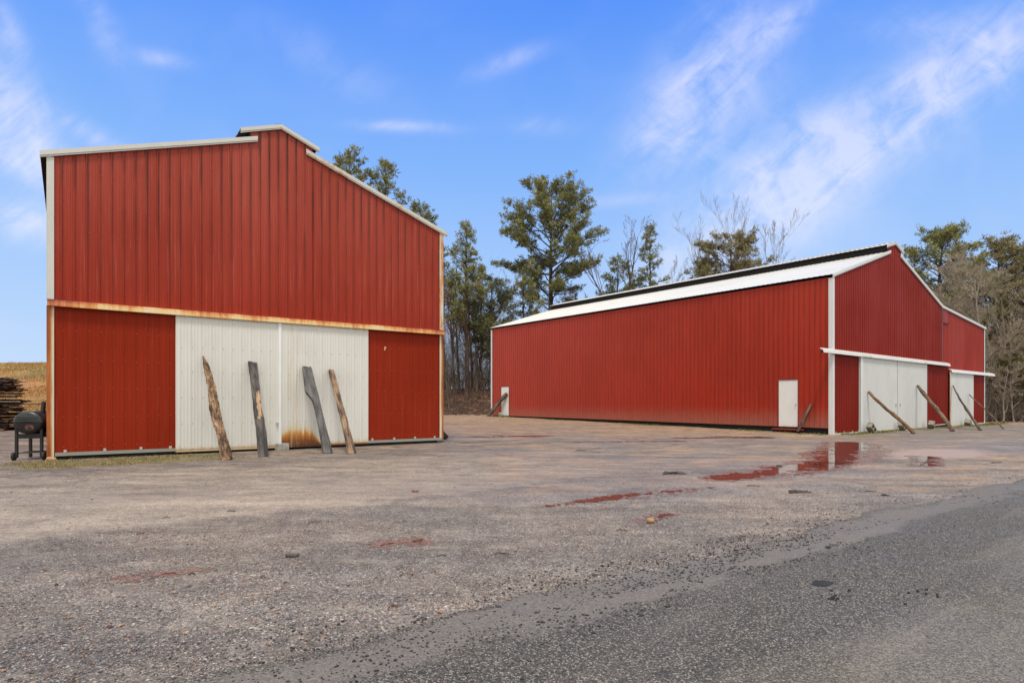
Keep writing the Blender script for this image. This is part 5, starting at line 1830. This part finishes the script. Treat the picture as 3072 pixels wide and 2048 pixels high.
# -- bare trees that stand out
B_('leaning bare tree with two long limbs right of the tall broad pine', 1862, 640, 58, seed=81, fork=(6.6, ((-.48, .1, 10.4, .72), (.10, -.1, 10.6, .75))), r0=.20, nb=9, spread=.26, first=.40, bark='bark_brown', twig='twig_brown')
B_('fine pale bare tree left of the round bronze pine', 2108, 640, 70, seed=83, nb=11, up=1.1, spread=.20, first=.38, bark='bark_pale', twig='twig_grey', levels=4, twig_r=.006)
B_('tallest fine bare tree, rising over the round bronze pine', 2212, 575, 70, seed=85, nb=12, up=1.1, spread=.19, first=.40, bark='bark_pale', twig='twig_grey', levels=4, twig_r=.006)
B_('fine bare tree right of the round bronze pine', 2290, 640, 70, seed=87, nb=11, up=1.1, spread=.19, first=.40, bark='bark_grey', twig='twig_grey', levels=4)
B_('small bare tree low over the roof left of the bronze pines', 2012, 770, 66, seed=89, nb=10, spread=.34, first=.35)
B_('bare tree with a long bow-shaped limb leaning right in the gap', 1430, 790, 53, seed=91, fork=(4.2, ((.62, 0, 8.6, .8), (-.06, .1, 7.0, .6))), r0=.15, nb=8, spread=.24, first=.45, bark='bark_grey')
B_('bare reddish tree under the lower boughs of the tall pine', 1690, 815, 60, seed=93, nb=11, spread=.42, first=.35, twig='twig_brown', bark='bark_brown')
B_('bare bushy tree left of the tall pine trunk over the roof', 1590, 880, 58, seed=94, nb=10, spread=.42, first=.30, twig='twig_brown')
B_('bare bushy tree right of the tall pine trunk over the roof', 1765, 830, 62, seed=95, nb=10, spread=.40, first=.30)
B_('pale straight bare trunk with spreading side branches past the lean-to corner', 2957, 720, 44, seed=97, nb=17, spread=.46, first=.26, bark='bark_pale', twig='twig_tan', r0=.17, up=.30, levels=4)
for i, (sx, tp, Y, sd, lab) in enumerate((
        (2838, 800, 47, 101, 'dense tan bare tree close behind the valley of the lean-to roof'),
        (2872, 775, 48, 102, 'dense tan bare tree above the middle of the lean-to roof'),
        (2905, 800, 46, 103, 'tan bare tree just left of the pale straight trunk'),
        (2930, 770, 50, 107, 'thin tan bare tree half hidden by the pale straight trunk'),
        (3000, 790, 45, 104, 'tan bare tree right of the pale straight trunk'),
        (3045, 770, 47, 105, 'tan bare tree close to the right edge of the photo'),
        (3075, 820, 45, 106, 'bare tree cut by the right edge of the photo'))):
    B_(lab, sx, tp, Y, seed=sd, nb=9, spread=.40, first=.22, bark='bark_grey', twig='twig_tan', levels=4, up=.5, r0=.09, twig_r=.0085, group='bare thicket trees right of the long barn')
for i, (sx, tp, Y, sd, lab, bk) in enumerate((
        (2985, 1000, 43.5, 111, 'low grey branchy tree at the right wood edge, nearest the lean-to', 'bark_grey'),
        (3040, 985, 43, 112, 'low grey branchy tree at the right wood edge, further right', 'bark_pale'),
        (3010, 1080, 42, 113, 'bare bush with arching pale branches at the wood edge on the right', 'bark_pale'))):
    B_(lab, sx, tp, Y, seed=sd, nb=11, spread=.62, first=.15, bark=bk, twig='twig_tan', levels=4, up=.15, r0=.06, group='bare thicket trees right of the long barn')
for i, (sx, tp, Y, sd, lab, bk, r) in enumerate((
        (1362, 800, 52, 121, 'bare trunk close to the near barn corner in the gap', 'bark_brown', .14),
        (1380, 770, 57, 122, 'thin bare trunk left of the slender pine in the gap', 'bark_grey', .12),
        (1418, 780, 56, 123, 'thick brown trunk just right of the slender pine in the gap', 'bark_brown', .17),
        (1436, 820, 59, 124, 'bare trunk behind the thick brown trunk in the gap', 'bark_grey', .13),
        (1452, 880, 55, 125, 'thin bare tree in the middle of the gap', 'bark_brown', .08),
        (1466, 900, 58, 126, 'thin bare tree near the white corner of the long barn', 'bark_brown', .07),
        (1347, 860, 49, 127, 'slim bare tree beside the rusty corner of the near barn', 'bark_grey', .07))):
    B_(lab, sx, tp, Y, seed=sd, nb=11, spread=.36, first=.22, bark=bk, twig='twig_brown', levels=4, r0=r, group='bare trunks in the gap between the barns')


# -- brush that nobody could count
def brush(name, pts, H, seed, material, twig_r=.009, n_side=9, spread=.5):
    rng = np.random.default_rng(seed); segs = []
    for x, y in pts:
        h = H * rng.lognormal(0, .35); z = gz(x, y)
        d = rng.normal(0, .22, 3) + np.array([0, 0, 1.0]); d /= np.linalg.norm(d)
        pl = polyline(np.array([x, y, z]), d, h, 4, .14, rng)
        for i in range(4):
            segs.append((*pl[i], *pl[i + 1], twig_r * (1.6 - .3 * i), twig_r * (1.6 - .3 * (i + 1))))
        for k in range(n_side):
            f = rng.uniform(.15, 1); i = min(int(f * 4), 3); p = pl[i] + (pl[i + 1] - pl[i]) * (f * 4 - i)
            sd = rng.normal(0, spread, 3) + np.array([0, 0, .45]); sd /= np.linalg.norm(sd)
            q = polyline(p, sd, h * rng.uniform(.2, .5), 2, .25, rng)
            for j in range(2):
                segs.append((*q[j], *q[j + 1], twig_r * (.8 - .25 * j), twig_r * (.8 - .25 * (j + 1))))
    return seg_mesh(name, segs, 3, material, None, kind='stuff')


rb = np.random.default_rng(77)
pts = []
for _ in range(520):
    x = rb.uniform(-9, 2.5); y = 48.5 + rb.random() ** .8 * 14
    pts.append((x, y))
brush('undergrowth', pts, 1.5, 3, M['twig_brown'], .010, 8)
pts = []
for _ in range(620):
    u = rb.uniform(.765, .90); y = rb.uniform(42.5, 56)
    pts.append((u * y, y))
brush('undergrowth', pts, 2.5, 5, M['twig_grey'], .011, 9)
pts = []
for _ in range(260):
    u = rb.uniform(.70, .88); y = rb.uniform(46, 62)
    pts.append((u * y, y))
brush('undergrowth', pts, 4.6, 6, M['twig_brown'], .016, 10)

pts = []
for _ in range(420):
    x = rb.uniform(-9, 5.5); y = 51 + rb.random() ** .8 * 14
    pts.append((x, y))
brush('undergrowth', pts, 4.6, 8, M['twig_grey'], .009, 12)
pts = []
for _ in range(260):
    x = rb.uniform(-10, 8); y = 58 + rb.random() * 16
    pts.append((x, y))
brush('undergrowth', pts, 6.5, 9, M['twig_brown'], .011, 13)
# ================================================================== SKY, SUN, CAMERA
SUN_EL, SUN_AZ = math.radians(66), math.radians(178)     # azimuth clockwise from +Y (north)
sd = Vector((math.sin(SUN_AZ) * math.cos(SUN_EL), math.cos(SUN_AZ) * math.cos(SUN_EL), math.sin(SUN_EL)))
world = bpy.data.worlds.new('World'); scene.world = world; world.use_nodes = True
n = NT(world.node_tree)
bg = world.node_tree.nodes['Background']
sky = n.N.new('ShaderNodeTexSky'); sky.sky_type = 'NISHITA'; sky.sun_disc = False
sky.sun_elevation = SUN_EL; sky.sun_rotation = SUN_AZ; sky.air_density = 1.3; sky.dust_density = .6; sky.ozone_density = 2.0
D = n.coord('Generated'); s = n.sep(D)
hor = n.math('SQRT', n.math('ADD', n.math('MULTIPLY', s[0], s[0]), n.math('MULTIPLY', s[1], s[1])))
el = n.math('DIVIDE', s[2], n.math('MAXIMUM', hor, .05))
# clear-air colour by height over the horizon, in units of the 0.1 background strength
clear = n.ramp(n.math('MULTIPLY', el, 1.0), [(0.0, (6.2, 7.8, 10.2)), (.06, (5.4, 7.3, 10.3)), (.20, (4.0, 6.3, 10.4)), (.38, (2.45, 5.0, 10.5)), (.50, (1.75, 4.15, 10.5)), (.66, (.95, 3.1, 10.4)), (1.0, (.8, 2.7, 9.6))])
base = n.mix(.88, sky.outputs[0], clear)
uu = n.math('DIVIDE', s[0], n.math('MAXIMUM', s[1], .05)); vv = n.math('DIVIDE', s[2], n.math('MAXIMUM', s[1], .05))
front = n.rng(s[1], .05, .25)


def wisp(u0, v0, ang, a, b_, gain):
    c, q = math.cos(ang), math.sin(ang)
    du, dv = n.math('SUBTRACT', uu, u0), n.math('SUBTRACT', vv, v0)
    x = n.math('DIVIDE', n.math('ADD', n.math('MULTIPLY', du, c), n.math('MULTIPLY', dv, q)), a)
    y = n.math('DIVIDE', n.math('SUBTRACT', n.math('MULTIPLY', dv, c), n.math('MULTIPLY', du, q)), b_)
    r = n.math('ADD', n.math('MULTIPLY', x, x), n.math('MULTIPLY', y, y))
    return n.math('MULTIPLY', n.math('POWER', 2.718, n.math('MULTIPLY', r, -1.0)), gain)


def px(x, y):
    return (x - 1176) / 1400, (922 - y) / 1400


W = []
for x, y, deg, a, b_, g in ((2050, 275, 33, 340, 88, 1.1), (1800, 395, 38, 170, 85, 1.0), (1640, 190, 58, 200, 105, .95), (1550, 270, 40, 130, 60, .75),
                            (1700, 540, 20, 280, 95, .65), (2260, 130, 25, 170, 60, .55), (1790, 60, 40, 130, 30, .45), (1170, 140, 20, 90, 22, .4), (930, 290, -2, 95, 13, .75),
                            (30, 265, -60, 150, 75, .95), (45, 505, -15, 90, 46, 1.0), (25, 350, -30, 110, 50, .8), (235, 60, -65, 95, 32, .5), (215, 312, -32, 100, 24, .65), (370, 135, -10, 60, 18, .5), (15, 60, -60, 70, 30, .6),
                            (760, 150, -30, 190, 50, .22), (1240, 290, 0, 80, 22, .3), (1420, 460, 5, 90, 16, .35), (2150, 60, 0, 170, 40, .3)):
    u0, v0 = px(x, y)
    W.append(wisp(u0, v0, math.radians(deg), a / 1400, b_ / 1400, g))
cl = W[0]
for w_ in W[1:]:
    cl = n.math('ADD', cl, w_)
uv = n.comb(uu, vv, 0)
f1 = n.noise(n.map(uv, (1, 1, 1), rot=(0, 0, math.radians(-36))), 5.0, 3, .55, .6)
fib = n.noise(n.map(n.map(uv, rot=(0, 0, math.radians(-40))), (3.0, 13.0, 1)), 1.6, 8, .62, .9)
fluff = n.noise(uv, 14, 8, .62, .7)
tex = n.math('ADD', n.math('MULTIPLY', fib, .42), n.math('MULTIPLY', fluff, .58))
den = n.math('MULTIPLY', n.math('MINIMUM', cl, 1.0), n.rng(n.math('ADD', n.math('MULTIPLY', tex, .9), n.math('MULTIPLY', f1, .25)), .38, .76, .10, 1.0))
veil = n.math('MULTIPLY', n.rng(f1, .45, .75), n.math('MULTIPLY', n.rng(el, .1, .5, .16, .05), 1.0))
den = n.math('MULTIPLY', n.math('MINIMUM', n.math('ADD', den, veil), .82), front)
ccol = n.mix(n.rng(el, .15, .5), (7.8, 8.4, 10.2), (6.9, 7.5, 10.3))
skyc = n.mix(den, base, ccol)
# bright overcast added out of view, overhead and behind the camera, as soft fill light
ov = n.math('MAXIMUM', n.rng(s[1], .30, -.15), n.rng(el, 1.0, 2.2))
ovn = n.noise(D, 2.2, 5, .6)
skyc = n.mix(ov, skyc, n.mix(ovn, (8.0, 7.8, 7.4), (13.6, 12.9, 11.7)))
n.put(bg.inputs['Color'], skyc)
bg.inputs['Strength'].default_value = .1

sun = bpy.data.lights.new('sun', 'SUN'); sun.energy = 2.7; sun.angle = math.radians(12); sun.color = (1.0, .95, .86)
so = bpy.data.objects.new('sun', sun); COL.objects.link(so)
so.rotation_euler = (-sd).to_track_quat('-Z', 'Y').to_euler(); so.location = (0, -10, 30)

cam = bpy.data.cameras.new('camera'); co = bpy.data.objects.new('camera', cam); COL.objects.link(co)
co.location = (0, 0, CAM_H); co.rotation_euler = (math.radians(90), 0, 0)
cam.sensor_fit = 'HORIZONTAL'; cam.sensor_width = 36; cam.lens = 36 * 1829.37 / 3072
cam.shift_y = (1205.12 - 1024) / 3072
cam.clip_start = .05; cam.clip_end = 3000
scene.camera = co
scene.view_settings.view_transform = 'Standard'; scene.view_settings.look = 'None'
scene.view_settings.exposure = 0; scene.view_settings.gamma = 1
scene.render.engine = 'CYCLES'
scene.cycles.max_bounces = 6; scene.cycles.diffuse_bounces = 3; scene.cycles.glossy_bounces = 3
scene.cycles.use_denoising = True
